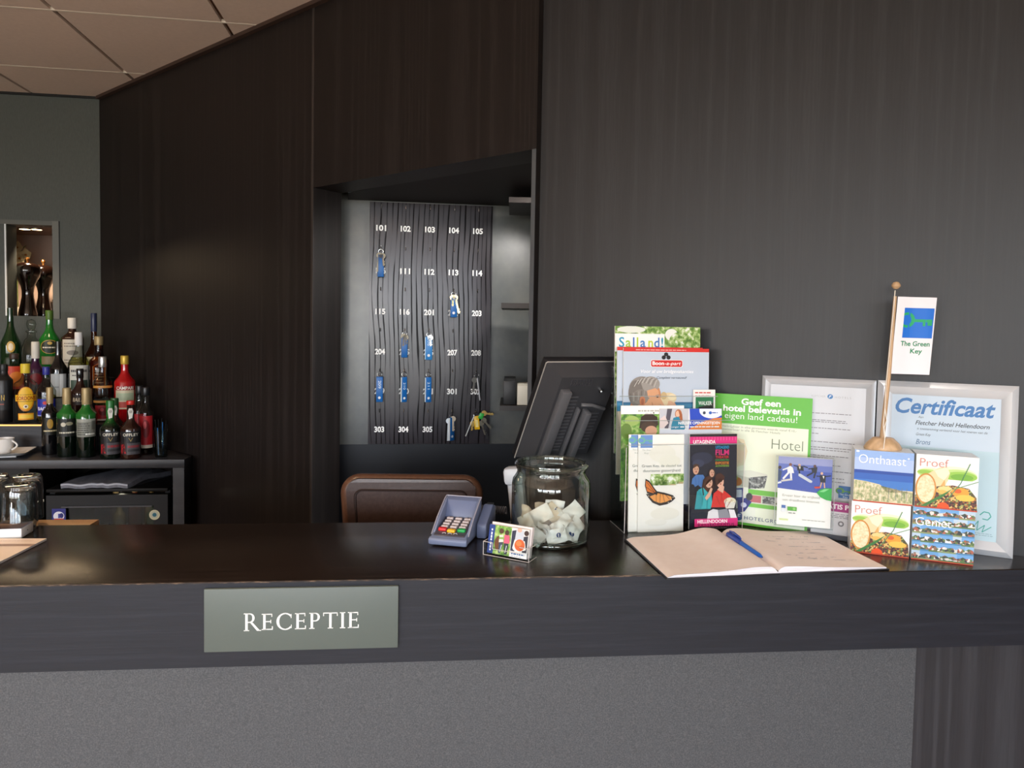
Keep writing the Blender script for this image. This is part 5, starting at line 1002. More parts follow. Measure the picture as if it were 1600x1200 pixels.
def art_boon(A):
    A.rect(0, 0, 141, 198, '#c3d0e0'); A.rect(0, 0, 141, 5.5, '#d8322c'); A.lines(20, 118, [2.2], '#f3c9c4', 1.1)
    for x, y in ((69.5, 9.6), (65.6, 14.2), (73.4, 14.2)): A.ell(x, y, 3.5, 3.3, '#1c1c20')
    A.line([(69.5, 12), (69.5, 16)], 0.8, '#c3d0e0')
    A.poly([(46, 18), (95, 18), (97, 20), (97, 27.5), (95, 29.5), (46, 29.5), (44, 27.5), (44, 20)], '#f4f4f4'); A.poly([(46.5, 18.7), (94.5, 18.7), (96.2, 20.4), (96.2, 27), (94.5, 28.8), (46.5, 28.8), (44.8, 27), (44.8, 20.4)], '#cf2a26')
    A.text('Boon', 47, 26, 5.4, '#ffffff', 19, 0.04); A.text('-a-part', 67, 26, 5.2, '#ffffff', 27, 0.01, 0.25)
    A.text('Voor al uw bridgevakanties', 28, 38.4, 4.8, '#f7f9fc', 87, 0.02, 0.2); A.text('Compleet vernieuwd!', 54, 47.5, 3.6, '#3c4654', 50, 0.0, 0.35)
    A.rect(0, 84, 141, 100, '#3f88b0'); A.rect(0, 84, 141, 87, '#2f6f98'); A.rect(0, 100, 141, 198, '#d6c9b4')
    sk = '#c98a5e'; sk2 = '#d9a27a'
    A.poly([(58, 100), (62, 84), (70, 76), (82, 80), (87, 90), (86, 100)], '#dba684'); A.ell(74, 78, 13, 9, '#e3cfa6'); A.ell(80, 76, 7, 5, '#efe0bc'); A.ell(66, 74, 5, 6, '#cdb384'); A.ell(76, 92, 9, 10, '#e0ae8c'); A.ell(69, 84, 4, 5, '#e3cfa6')
    A.poly([(9, 100), (13, 82), (30, 78), (55, 86), (55, 100)], '#b8724a'); A.ell(39, 74, 22, 24, sk); A.ell(47, 82, 14, 17, sk2); A.poly([(57, 72), (64, 84), (62, 87), (58, 88)], sk2)
    A.ell(30, 63, 21, 19, '#8f8a84'); A.ell(44, 56, 15, 12, '#9c9791'); A.ell(20, 70, 12, 20, '#77706a'); A.ell(28, 76, 13, 12, '#857f78')
    A.poly([(38, 66), (52, 62), (57, 66), (58, 76), (46, 80), (40, 76)], sk2)
    for k in range(12): A.line([(14+k*3.2, 62-8*math.sin(k*.27)), (20+k*3.0, 52-6*math.sin(k*.27)), (28+k*2.4, 49-2*math.sin(k*.3))], 0.9, '#cdc9c3' if k % 2 else '#6f6862')
    for k in range(6): A.line([(12+k*4, 84-k), (11+k*4.6, 70-k)], 0.9, '#a5a09a' if k % 2 else '#625b55')
    A.ell(30.5, 82, 4.6, 7.6, '#c27a52'); A.ell(30.5, 83, 2.4, 4.8, '#a05a3c'); A.line([(52, 73.5), (58, 72.5)], 1.0, '#8a847c'); A.ell(55, 76, 1.8, 0.8, '#4a3024'); A.poly([(50, 91), (58, 89.5), (57, 92.5), (52, 93.5)], '#f3ece4'); A.line([(46, 84), (48, 92)], 0.8, '#a8704a')
def art_walker(A):
    A.rect(0, 0, 38, 52, '#f2f1ee'); A.lines(3, 30, [4], '#c8423c', 2, 0.0); A.lines(3, 32, [9], '#c99', 0.8) if False else A.lines(3, 32, [9], '#cc9999', 0.8)
    A.rect(4, 12, 35, 36, '#1f7a4c'); A.poly([(4, 36), (10, 28), (20, 26), (30, 25), (35, 20), (35, 36)], '#22251f');  A.text('WALKER', 9, 25, 6, '#f2f6f2', 23, 0.03)
def art_salland(A):
    A.rect(0, 0, 134, 188, FOLI); A.ell(25, 5, 22, 5, '#e8eee4'); A.ell(88, 12, 10, 9, '#f1f4ef')
    A.ell(108, 22, 24, 16, FOLI); A.rect(0, 11, 77, 38, '#fbfbfa')
    for ch, x, w_, c_ in (('S', 6, 8.3, '#1f9ac4'), ('a', 16.3, 8.2, '#a3cc3c'), ('l', 27.6, 2.4, '#3f72c8'), ('l', 33.4, 2.4, '#b8d23a'), ('a', 39, 8.2, '#4a86cc'), ('n', 51.5, 7.4, '#c3d83a'), ('d', 60.7, 8.3, '#4a7cc4'), ('!', 71.8, 3.0, '#2a9ac0')):
        A.text(ch, x, 31, 14.2, c_, w_, 0.025)
def art_garden(A):
    A.rect(0, 0, 105, 150, FOLI2); A.rect(0, 0, 105, 13.5, '#fbfaf6'); A.lines(28, 64, [7], '#b9bab4', 2.6, 0.0); A.lines(40, 60, [12], '#9a9a94', 0.7); A.rect(53, 10.5, 55, 12.5, '#444444')
    A.ell(18, 24, 12, 8, '#a9c46a'); A.ell(9, 40, 9, 12, '#6a8a3a'); A.poly([(30, 36), (33, 18), (40, 13.5), (52, 13.5), (60, 18), (62, 30), (56, 36)], '#3a2a20'); A.ell(46, 34, 13, 9, '#4a3426'); A.ell(50, 40, 10, 8, '#dca688')
def art_open(A):
    A.rect(0, 0, 101, 146, '#e8e9ec'); A.poly([(0, 0), (47, 0), (45, 30), (0, 30)], '#c9cbd2'); A.poly([(12, 0), (20, 0), (14, 30), (8, 30)], '#5a5560'); A.poly([(0, 16), (8, 10), (14, 22), (6, 30), (0, 30)], '#e6d5d2')
    A.ell(30, 8, 5.5, 7, '#b06a42'); A.ell(29, 8, 3.5, 5, '#e6bca0'); A.poly([(18, 28), (22, 14), (30, 12), (36, 20), (42, 28), (40, 32), (18, 32)], '#2a86a6'); A.poly([(30, 3), (36, 8), (37, 18), (33, 20), (32, 10)], '#a8603a')
    A.poly([(48, 0), (101, 0), (101, 32), (47, 32), (49, 16)], '#2f4fc4'); A.poly([(64, 0.3)]+[(84-20*math.cos(PI*q/14), 3+12*math.sin(PI*q/14)) for q in range(1, 12)]+[(100.7, 11), (100.7, 0.3)], '#f6f7fb'); A.poly([(101, 14), (101, 32), (46, 32), (70, 20), (88, 15)], '#e8863a')
    A.ell(72, 6.5, 2.4, 2.4, '#3c4a5e'); A.ell(82, 6.5, 2.6, 2.4, '#3a6ac0'); A.lines(85, 94, [5.6], '#3a6ac0', 1.6, 0.0)
    A.text('NIEUWE OPENINGSTIJDEN', 30, 24, 4.0, '#ffffff', 68, 0.04); A.text('Langer', 18, 29, 2.6, '#f3f4fa', 13, 0.01); A.lines(33, 98, [27], '#f3f4fa', 1.8, 0.0); A.rect(0, 32, 101, 146, '#dfe3ee')

rack = thing('brochure_rack', 'clear acrylic stepped brochure rack standing on the counter', 'brochure rack', tuple(RO), RZ)
RW = 0.262
for x in (-0.0165, RW):
    m_ = MB(); xr = x > 0; T = Matrix(((0, 0, 1, x), (1, 0, 0, 0), (0, 1, 0, 0), (0, 0, 0, 1)))
    m_.prism([(-0.003, 0.0), (0.098, 0.0), (0.112, 0.36), (0.098, 0.36), (0.080, 0.295), (0.052, 0.245), (0.024, 0.20), (-0.003, 0.19)] if not xr else [(-0.003, 0.0), (0.030, 0.0), (0.030, 0.20), (-0.003, 0.19)], 0, 0.002, ACRYL, T=T)
    m_.tube([(x+.001, 0.0975, 0.0008), (x+.001, -0.003, 0.0008), (x+.001, -0.003, 0.19)], 0.0008, EA, 5)
    if not xr: m_.tube([(x+.001, 0.112, 0.36), (x+.001, 0.098, 0.36), (x+.001, 0.080, 0.295)], 0.0008, M('#8d9698', 0.25), 5)
    m_.build('side_panel', rack)
for y, z0, z1, RWt in ((-0.002, 0.0, 0.195, 0.262), (0.026, 0.05, 0.245, 0.244), (0.053, 0.108, 0.297, 0.222), (0.081, 0.16, 0.30, 0.205)):
    mm = MB().box(-0.0145, RWt, y, y+0.0016, z0, z1, ACRYL).box(-0.0145, RWt, y+0.0016, y+0.024 if y < 0.08 else 0.0975, z0, z0+0.0016, ACRYL)
    mm.tube([(-0.0145, y+.0008, z1), (RWt, y+.0008, z1)], 0.0007, M('#aab3b3', 0.2), 5); mm.build('front_sheet', rack)
MB().box(-0.0145, 0.205, 0.0976, 0.0992, 0.0, 0.34, ACRYL).build('back_sheet', rack)
LN = math.radians(2.6)
GR = 'leaflets in the brochure rack'
leaflet('brochure', 'cream brochure with butterfly, front copy at lower left of the brochure rack', 'brochure', 76, 151, 0.107, 0.003, art_green_key, rk(0.017, 0.003, 0.003), RZ, LN, GR)
leaflet('brochure', 'cream butterfly brochure mostly hidden, peeking out left behind its front copy', 'brochure', 76, 151, 0.107, 0.003, art_green_key, rk(-0.003, 0.0085, 0.003), RZ, LN, GR)
leaflet('brochure', 'dark film and theatre brochure with pink bands, lower right of the brochure rack', 'brochure', 80, 150, 0.1135, 0.003, art_uit, rk(0.138, 0.003, 0.003), RZ, LN, GR)
leaflet('brochure', 'blue and orange opening hours leaflet sticking up from the second tier', 'brochure', 101, 146, 0.150, 0.0022, art_open, rk(0.076, 0.030, 0.0535), RZ, LN, GR)
leaflet('magazine', 'white topped green garden magazine at the left of the second tier', 'magazine', 105, 150, 0.150, 0.003, art_garden, rk(-0.0135, 0.036, 0.0625), RZ, LN, GR)
leaflet('brochure', 'small white leaflet with green picture in front of the blue magazine', 'brochure', 38, 52, 0.054, 0.0014, art_walker, rk(0.164, 0.0555, 0.238), RZ, LN, GR)
leaflet('magazine', 'light blue magazine showing a grey haired couple, front copy in the third tier', 'magazine', 141, 198, 0.208, 0.004, art_boon, rk(-0.0015, 0.060, 0.114), RZ, LN, GR)
leaflet('magazine', 'second light blue couple magazine peeking out left behind the front copy', 'magazine', 141, 198, 0.208, 0.004, art_boon, rk(-0.0138, 0.068, 0.116), RZ, LN, GR)
leaflet('magazine', 'tall magazine with multicoloured title and trees, rearmost in the brochure rack', 'magazine', 134, 188, 0.2095, 0.005, art_salland, rk(-0.0140, 0.0835, 0.162), RZ, math.radians(3.2), GR)

# ---- things leaning on the right wall
WA = Vector((1.039, 1.424)); WDr = Vector((0.8944, -0.4472)); WN = Vector((-0.4472, -0.8944)); WRZ = math.atan2(-0.4472, 0.8944)
def wp(u, off, z=0.0):
    p = WA+WDr*u+WN*off; return (p.x, p.y, ZT+z)
def art_geef(A):
    A.rect(0, 0, 147, 208, '#5fb83c'); A.rect(0, 48, 143, 204, '#e6eed8'); A.rect(0, 140, 70, 204, '#e3e9da')
    A.text('Geef een', 41, 16, 9.6, '#ffffff', 60, 0.045); A.text('hotel belevenis in', 13, 27.5, 9.6, '#ffffff', 118, 0.045); A.text('eigen land cadeau!', 16, 39.5, 9.6, '#ffffff', 110, -0.012)
    A.text('Verkrijgbaar in elke gewenste waarde vanaf €10,-', 12, 54, 3.4, '#9aa08e', 114); A.text('Inwisselbaar in alle 36 Fletcher Hotels', 12, 59, 3.4, '#9aa08e', 90)
    A.poly([(16, 92), (22, 78), (34, 70), (48, 72), (54, 90), (50, 112), (36, 118), (24, 112)], '#e2d8b8'); A.poly([(20, 96), (34, 84), (50, 92), (46, 110), (30, 112)], '#e7d0b4')
    A.text('Hotel', 90, 83, 16, '#6f7a5e', 46, -0.022)
    A.poly([(34, 124), (60, 120), (86, 124), (84, 128), (58, 132), (32, 128)], '#d8dccd'); A.poly([(32, 128), (58, 132), (58, 148), (34, 146)], '#b9bcae'); A.poly([(58, 132), (86, 126), (82, 146), (58, 150)], GREYPHOTO); A.ell(40, 140, 8, 7, '#b06a2a'); A.ell(36, 134, 5, 4, '#8aa23a')
    A.rect(58, 150, 143, 158, '#6fbf42'); A.rect(58, 158, 143, 172, '#cfd6c4'); A.rect(62, 159, 78, 170, '#b8646c'); A.rect(80, 159, 98, 170, GREYPHOTO); A.rect(100, 159, 120, 170, HOUSES); A.rect(58, 172, 143, 178, '#6fbf42')
    A.poly([(34, 152), (50, 149), (52, 168), (36, 172)], '#23408c'); A.poly([(36, 154), (48, 152), (49, 164), (38, 166)], '#cfd8e4'); A.poly([(42, 170), (56, 164), (64, 170), (54, 186), (44, 190)], '#2a2f7c'); A.ell(52, 176, 4.5, 4, '#c9cfe6'); A.ell(60, 162, 5, 6, '#3a3a40')
    A.text('FLETCHER', 2, 198, 5.4, '#2f4a78', 34, 0.0, space=1.2); art_f_logo(A, 45, 195, 6.5); A.text('HOTELGROEP', 54, 198.5, 5.2, '#2f4a78', 62, 0.0, space=1.2)
def art_letter(A):
    A.rect(0, 0, 148, 245, '#cfd4db'); A.text('FLETCHER', 66, 20.5, 3.4, '#a9adb2', 21, space=1.3); art_f_logo(A, 94, 18.5, 4.2, '#3a78b4'); A.text('HOTELS', 101, 21, 3.4, '#a9adb2', 24, space=1.4)
    random.seed(21)
    A.lines(8, 56, [38], '#8a8a90', 1.2); A.lines(8, 140, [48, 60, 63], '#7d7d84', 1.2, 0.2)
    for y in (74, 84, 98, 108, 112, 122, 126, 138, 148, 160, 166): A.lines(8, 136, [y], '#7d7d84', 1.2, 0.15 if y % 3 else 0.5)
    art_key_logo(A, 112, 172, 21, '#2f6aa8', '#5a9a3a'); A.rect(112, 184, 133, 193, '#2f6aa8'); A.text('The Green', 113.5, 188, 3, '#d8e4e0', 18); A.text('Key', 119, 192.2, 3, '#d8e4e0', 7)
def art_cert(A):
    A.rect(0, 0, 178, 240, '#bfd0df'); A.rect(0, 90, 178, 240, '#b2cdd7')
    A.text('Certificaat', 8, 33, 25, '#2f6fae', 160, 0.04, 0.26); A.text('Aan', 46, 41, 4, '#6a747c', 9, 0, 0.3)
    A.text('Fletcher Hotel Hellendoorn', 42, 52.5, 7.2, '#1f252c', 118, 0.012, 0.3); A.text('is toestemming verleend voor het voeren van de', 45, 61, 4, '#5d6870', 112, 0, 0.3)
    A.text('Green Key', 44, 71, 4.6, '#5d6870', 24, 0, 0.3); A.text('Brons', 44, 86, 8.6, '#4a6a8c', 24, 0.0, 0.3)
    tl = '#2f9a8e'; A.line([(150, 196), (156, 190), (164, 191), (167, 197), (162, 203), (154, 202)], 1.6, tl); A.line([(140, 218), (148, 206), (146, 222), (158, 212), (154, 224), (168, 214)], 1.2, tl); A.lines(138, 172, [226, 229], '#7a9aa0', 0.8)
def art_wifi(A):
    A.rect(0, 0, 84, 116, '#f6f6f2'); A.rect(0, 0, 84, 54, '#4a5fb4'); A.rect(0, 0, 84, 12, '#9aa0cf'); A.rect(0, 12, 84, 22, '#6b7ac2')
    A.poly([(0, 54), (0, 54), (84, 59), (84, 54)], '#4a5fb4')
    A.ell(2.5, 19, 2.6, 3, '#3a2a2c'); A.poly([(0, 22), (6, 25), (4, 40), (0, 42)], '#3f5070'); A.poly([(0, 44), (5, 42), (6, 45), (0, 47)], '#e8ecf2')
    wt = '#f0f0f2'; A.ell(19, 13, 2.4, 2.8, '#8a5a44'); A.poly([(14, 18), (19, 15), (23, 18), (23, 27), (15, 27)], wt); A.line([(15, 19), (7, 23)], 2.2, wt); A.line([(22, 19), (24, 27)], 2.2, wt); A.line([(17, 26), (8, 38)], 3.2, wt); A.line([(20, 26), (21, 39)], 3.2, wt); A.poly([(5, 40), (22, 36), (23, 39), (6, 43)], '#d8d5cf')
    dk = '#2a2c36'; A.ell(33, 13, 2.2, 2.4, '#d8ad94'); A.poly([(29, 14), (39, 14), (40, 22), (30, 22)], dk); A.line([(30, 15), (24, 14)], 1.8, dk); A.line([(39, 14), (46, 16)], 1.8, dk); A.poly([(32, 15), (35, 15), (34, 20)], '#e4dcc8'); A.line([(33, 22), (34, 30)], 2.2, dk); A.poly([(32, 27), (35, 27), (54, 38), (53, 41), (50, 41), (32, 31)], '#cfd6de')
    A.ell(57, 13, 2.2, 2.6, '#6a4a40'); A.poly([(52, 16), (61, 14), (60, 24), (53, 24)], dk); A.line([(53, 17), (47, 18)], 1.8, dk); A.line([(54, 24), (45, 30)], 2.4, dk); A.line([(58, 24), (56, 33)], 2.4, dk)
    A.ell(68, 24, 2.1, 2.4, '#d8ad94'); A.poly([(65, 27), (74, 27), (74, 39), (66, 39)], dk); A.poly([(69, 28), (72, 28), (71, 33)], '#e8e4da'); A.line([(66, 29), (60, 29)], 1.6, dk); A.line([(73, 29), (82, 27)], 1.6, dk); A.line([(68, 39), (66, 48)], 1.9, '#d8ad94'); A.line([(72, 39), (73, 48)], 1.9, '#d8ad94'); A.poly([(57, 47), (66, 46), (66, 49), (58, 50)], '#c8422e')
    A.poly([(61, 57), (66, 51), (75, 48), (84, 48), (84, 69), (76, 68), (67, 64)], '#35a84a'); A.poly([(65, 55), (72, 50), (80, 49), (72, 55)], '#7fd08a')
    A.text('Ervaar hier de vrijheid', 8, 67, 3.8, '#aab0a4', 58); A.text('van draadloos internet', 8, 74.5, 3.8, '#aab0a4', 58)
    A.rect(7, 82, 13.5, 93, '#dfe4ea'); A.rect(7, 82, 13.5, 87, '#4a6fb0'); A.rect(16.5, 84, 31, 90.5, '#57a83c'); A.ell(27, 87.2, 2.4, 2.2, '#8fd070'); A.rect(16.5, 91, 31, 97, '#eceee8'); A.lines(18, 29, [93.5], '#8a8f88', 1.8, 0.0); A.lines(40, 76, [104], '#9a9f98', 0.9, 0.05)
    A.rect(4, 105, 18, 108, '#d6e4a8')
def art_pop(A):
    A.rect(0, 0, 100, 52, '#d5d3d8'); A.rect(0, 0, 100, 14, '#a02878'); A.text('GRATIS POPCORN', 8, 10, 6.5, '#f6eef4', 84, 0.04); A.lines(10, 90, [17, 19.5, 22], '#8a8890', 1.0)
    A.ell(40, 31, 4, 4, '#77757c'); A.ell(40, 31, 2, 2, '#d5d3d8'); A.line([(58, 44), (70, 27), (78, 27), (88, 44)], 4, '#3a3a40'); A.line([(58, 44), (70, 27), (78, 27), (88, 44)], 1.2, '#d8d8d8'); A.rect(0, 48, 100, 52, '#7f86a0')

def snap_frame(label, u0, u1, hgt, bar, fn, W, H, off, lean):
    wid = u1-u0
    t = thing('picture_frame', label, 'picture frame', wp(u0, off, 0.0005), WRZ, 'aluminium frames leaning on the wall'); t.rotation_euler = (-lean, 0, WRZ)
    m_ = MB(); T_ = 0.014
    m_.box(bar-0.004, wid-bar+0.004, 0.006, 0.011, bar-0.004, hgt-bar+0.004, M('#e9edf0', 0.5)); A = Art(m_, W, H, wid-2*bar+0.004, y0=0.006, x0=bar-0.002, z0=bar-0.002, step=0.00007); A.k = (wid-2*bar+0.004)/W
    kz = (hgt-2*bar+0.004)/H; o_ = A.P; A.P = lambda x, y: (A.x0+x*A.k, A.y0-A.n*A.step, A.z0+(A.H-y)*kz)
    fn(A); m_.build('print', t)
    def bar_(p0, p1, inx, inz, nm):
        m2 = MB(); q0 = Vector((p0[0], 0, p0[1])); q1 = Vector((p1[0], 0, p1[1])); d_ = (q1-q0).normalized(); n_ = Vector((inx, 0, inz))
        prof = [(0.0, T_), (0.0, 0.004), (0.15, 0.0012), (0.42, -0.0022), (0.72, 0.0010), (1.0, 0.0052), (1.0, T_-0.003)]
        vs_ = []
        for (c_, sg) in ((q0, 1), (q1, -1)):
            for w_, y in prof: vs_.append(c_+n_*w_*bar+d_*sg*w_*bar+Vector((0, y, 0)))
        n = len(prof); fs = [[i, i+1, n+i+1, n+i] for i in range(n-1)]+[list(range(n)), list(range(2*n-1, n-1, -1))]
        m2.add(vs_, fs, ALU, True); m2.build(nm, t)
    bar_((0, hgt), (wid, hgt), 0, -1, 'frame_bar'); bar_((0, 0), (wid, 0), 0, 1, 'frame_bar'); bar_((0, 0), (0, hgt), 1, 0, 'frame_bar'); bar_((wid, 0), (wid, hgt), -1, 0, 'frame_bar')
    MB().box(0.004, wid-0.004, 0.011, T_, 0.004, hgt-0.004, M('#3a3a3c', 0.6)).build('backing', t)
    return t
snap_frame('silver frame with a printed letter leaning on the wall, the left one', -0.502, -0.266, 0.347, 0.019, art_letter, 148, 245, 0.040, math.radians(4.0))
snap_frame('silver frame with a pale blue certificate leaning on the wall, the right one', -0.263, -0.010, 0.348, 0.0285, art_cert, 178, 240, 0.038, math.radians(3.6))
leaflet('display_card', 'large green and white hotel gift poster card between rack and letter frame', 'poster card', 147, 208, 0.2125, 0.002, art_geef, wp(-0.604, 0.056, 0.0008), WRZ, math.radians(5.2))
pd_ = thing('popcorn_card_holder', 'low clear holder in front of the letter frame', 'card holder', wp(-0.388, 0.066, 0.0004), WRZ)
MB().box(0, 0.16, -0.012, 0.012, 0, 0.002, ACRYL).box(0, 0.16, -0.006, -0.004, 0.002, 0.05, ACRYL).box(0, 0.16, -0.012, -0.010, 0.0, 0.010, M('#3c3f48', 0.4)).build('holder', pd_)
leaflet('popcorn_card', 'grey and magenta popcorn offer card in the low holder', 'card', 100, 52, 0.150, 0.0015, art_pop, wp(-0.384, 0.0655, 0.0028), WRZ, math.radians(2))
WF = (0.5860, 1.5340, ZT); WFZ = math.radians(-17)
ws = thing('card_stand', 'small clear acrylic stand holding the blue and white internet card', 'card stand', WF, WFZ)
m_ = MB(); m_.box(-0.002, 0.117, -0.003, -0.0015, 0.025, 0.178, ACRYL).box(-0.002, 0.117, 0.004, 0.0055, 0.001, 0.178, ACRYL).box(-0.002, 0.117, -0.020, 0.014, 0, 0.0015, ACRYL).box(-0.002, 0.117, -0.003, 0.004, 0.0235, 0.025, ACRYL)
m_.tube([(-0.002, -0.002, 0.178), (0.117, -0.002, 0.178)], 0.0007, M('#c5cccc', 0.2), 5); m_.tube([(0.117, -0.002, 0.025), (0.117, -0.002, 0.178)], 0.0006, M('#c5cccc', 0.2), 5); m_.tube([(-0.002, -0.002, 0.025), (-0.002, -0.002, 0.178)], 0.0006, M('#c5cccc', 0.2), 5)
m_.build('holder', ws)
leaflet('internet_card', 'blue and white wireless internet card with people on boards in the clear stand', 'card', 84, 116, 0.1090, 0.0012, art_wifi, (WF[0]+0.003, WF[1], ZT+0.0256), WFZ, 0.0)

# ---- four picture boxes, two on two
BZ = math.atan2(-0.354, 0.9353); BO = Vector((0.7014, 1.4278, ZT)); bx = Vector((0.9353, -0.354, 0)); by = Vector((0.354, 0.9353, 0))
def art_proef(A):
    A.rect(0, 0, 100, 100, '#f4f1ee')
    for x, y, rx, ry, c_ in ((12, 34, 20, 10, '#dfe9c4'), (14, 34, 17, 7, '#b9d67e'), (12, 33, 12, 4, '#93c04c'), (76, 34, 36, 15, '#e2ebcc'), (76, 36, 31, 12, '#bcd986'), (78, 37, 26, 9, '#94c44e'), (74, 38, 18, 6, '#74ae3a')): A.ell(min(x, 98-rx) if x > 50 else max(x, rx+2), y, rx, ry, c_); A.rect(52, 44, 100, 62, '#eceaf0')
    A.poly([(16, 38), (36, 24), (50, 20), (55, 32), (47, 60), (32, 76), (20, 90)], '#ecd2a4'); A.poly([(30, 29), (50, 20.5), (54, 32), (46, 46), (36, 40)], '#f6e6c8'); A.poly([(32, 76), (40, 58), (47, 44), (48, 58), (38, 74)], '#d9a862')
    A.poly([(0, 78), (10, 70), (36, 58), (60, 54), (86, 58), (98, 74), (100, 100), (0, 100)], SALAD)
    A.ell(17, 64, 17, 29, '#c98a3c'); A.ell(17, 64, 14.5, 26, CRUST)
    A.ell(48, 62, 12, 5, '#ecd08a'); A.ell(44, 68, 8, 4, '#e6b85e'); A.ell(72, 66, 14, 9, '#e2a03a'); A.ell(80, 76, 15, 6, '#ecc152'); A.ell(68, 64, 6, 4, '#d8622a'); A.poly([(46+10*math.cos(PI*q/12), 97.6-10.5*math.sin(PI*q/12)) for q in range(13)], '#e8521c')
    A.poly([(8, 98), (44, 72), (60, 60), (46, 76), (14, 100)], '#3f7a3c'); A.line([(50, 84), (72, 50), (86, 12)], 1.4, '#4f8a5a'); A.line([(60, 62), (100, 44)], 1.2, '#5a9a5a')
    A.rect(0, 97.6, 100, 100, '#b8442a'); A.text('Proef', 6, 22, 15, '#c9857a', 46, -0.018)
def art_ont(A):
    A.rect(0, 0, 100, 100, '#a9c0e8'); A.rect(0, 0, 100, 14, '#8fb0e2'); A.rect(0, 38, 100, 72, '#2f5fb4'); A.rect(0, 38, 100, 44, '#25489c'); A.rect(0, 56, 100, 72, '#3f78c4')
    A.poly([(0, 58), (22, 60), (44, 64), (60, 74), (100, 72), (100, 100), (0, 100)], '#d9cda8'); A.poly([(0, 59), (24, 61), (44, 66), (56, 78), (100, 76), (100, 96), (0, 98)], DUNE)
    for x in (38, 60, 72, 82, 90): A.line([(x, 68 if x > 50 else 72), (x, 92)], 0.8, '#6f7a78')
    A.rect(0, 97.6, 100, 100, '#b8442a'); A.text('Onthaast', 7, 25, 17, '#f4f7fc', 80, -0.014); A.ell(91, 11, 1.5, 1.5, '#ffffff'); A.ell(5, 2.5, 3, 2, '#e8f0fa')
def art_gen(A):
    A.rect(0, 0, 100, 100, '#6a8ab0')
    cols_ = ['#6fa6dc', '#8ab8e2', '#5a94d0', '#b8cfe2', '#7aa8d6']; random.seed(9)
    for r_ in range(6):
        y = r_*16.4; x = 0
        while x < 100:
            w_ = random.choice([14, 22, 30]); x2 = min(100, x+w_); c_ = random.choice(cols_)
            A.rect(x, y, x2, y+16.6, c_); A.n -= 1
            A.n += 1; A.poly([(x, y+16.2), (x, y+8), (x+(x2-x)*.2, y+7), (x+(x2-x)*.35, y+4.5), (x+(x2-x)*.55, y+7), (x+(x2-x)*.8, y+5.5), (x2, y+9), (x2, y+16.2)], HOUSES); A.rect(x, y+13.6, x2, y+16.4, random.choice(['#5a7a4a', '#4f8ab8', '#8a9a6a'])); A.n -= 3
            x = x2
    A.n += 4; A.rect(0, 97.8, 100, 100, '#b8442a'); A.text('Geniet', 5, 34, 15, '#f6f8fb', 58, -0.006)
BXS = 0.1065; BXD = 0.060
def gift(label, x, z, fn, y=0.0):
    m_ = MB(); m_.box(0, BXS, 0, BXD, 0, 0.1055, M('#e4e6e4', 0.3)); A = Art(m_, 100, 100, BXS, step=0.00006); A.H = 100; A.k = BXS/100
    A.P = lambda px, py: (px*BXS/100, -A.n*A.step, (100-py)*0.1055/100); fn(A)
    p = BO+bx*x+by*y; return m_.build('gift_box', label=label, cat='box', group='picture gift boxes stacked two on two', loc=(p.x, p.y, ZT+z), rot=(0, 0, BZ))
gift('gift box with bread and salad picture, lower left of the stack of four', 0.0, 0.0004, art_proef); gift('gift box covered in small house photographs, lower right of the stack of four', 0.1105, 0.0004, art_gen)
gift('gift box with sea and dunes picture, upper left of the stack of four', 0.002, 0.1064, art_ont); gift('gift box with bread and salad picture, upper right of the stack of four', 0.1125, 0.1064, art_proef)
# ---- table flag
fp = BO+bx*0.056+by*0.033
fl = thing('table_flag', 'small white table flag with blue emblem on a wooden stand', 'flag', (fp.x, fp.y, ZT+0.2122), 0.0)
MB().lathe([(0.0, 0.0), (0.0365, 0.0), (0.0375, 0.003), (0.032, 0.012), (0.021, 0.0225), (0.018, 0.0235), (0, 0.0235)], TURNWOOD, 36, sy=0.72).build('base', fl)
tp = Vector((0.0135, 0.0, 0.333))
MB().tube([(-0.002, 0, 0.02), tp*0.45, tp*0.94], [0.0050, 0.0044, 0.0032], TURNWOOD, 12).build('pole', fl)
MB().lathe([(0, -0.005), (0.004, -0.005), (0.0085, 0.0), (0.0082, 0.004), (0.005, 0.0085), (0, 0.0098)], TURNWOOD, 20, T=Matrix.Translation(tp)).build('finial', fl)
m_ = MB(); A = Art(m_, 61, 121, 0.0785, x0=0.0155, z0=0.147, step=0.00006)
zz0 = 0.155
def fw_(x, y, front=True):
    X = x*0.0785/61; Z = (121-y)*0.1575/121
    return (0.0095+X+Z*0.055-(0.004 if False else 0), (-0.0004-A.n*A.step if front else 0.0002)+0.0035*math.sin(X*60)*min(1, X/0.03)*0.5, zz0+Z-X*0.012)
A.P = lambda x, y: fw_(x, y)
WF_ = M('#f0eef4', 0.7)
m_.grid(lambda u, v: fw_(61*u, 121*(1-v)), 12, 10, WF_)
A.n = 3
for k in range(8): A.rect(13+k*46/8/1.0*1.0, 17, 13+(k+1)*46/8, 64, '#1c6fd6'); A.n -= 1
A.n += 1; A.ell(19, 36, 12, 12, '#23a86a'); A.ell(18, 36, 7.5, 8, '#1c6fd6'); A.rect(5.5, 20, 12.9, 56, '#f0eef4'); A.rect(29, 34.5, 57, 39, '#23a86a'); A.rect(43, 38, 47, 45, '#23a86a'); A.rect(50, 38, 57, 44, '#23a86a')
A.text('The Green', 11.5, 76.5, 7.2, '#1f8a5c', 45, 0.03); A.text('Key', 28, 88, 7.2, '#1f8a5c', 18, 0.03)
m_.build('flag_cloth', fl)
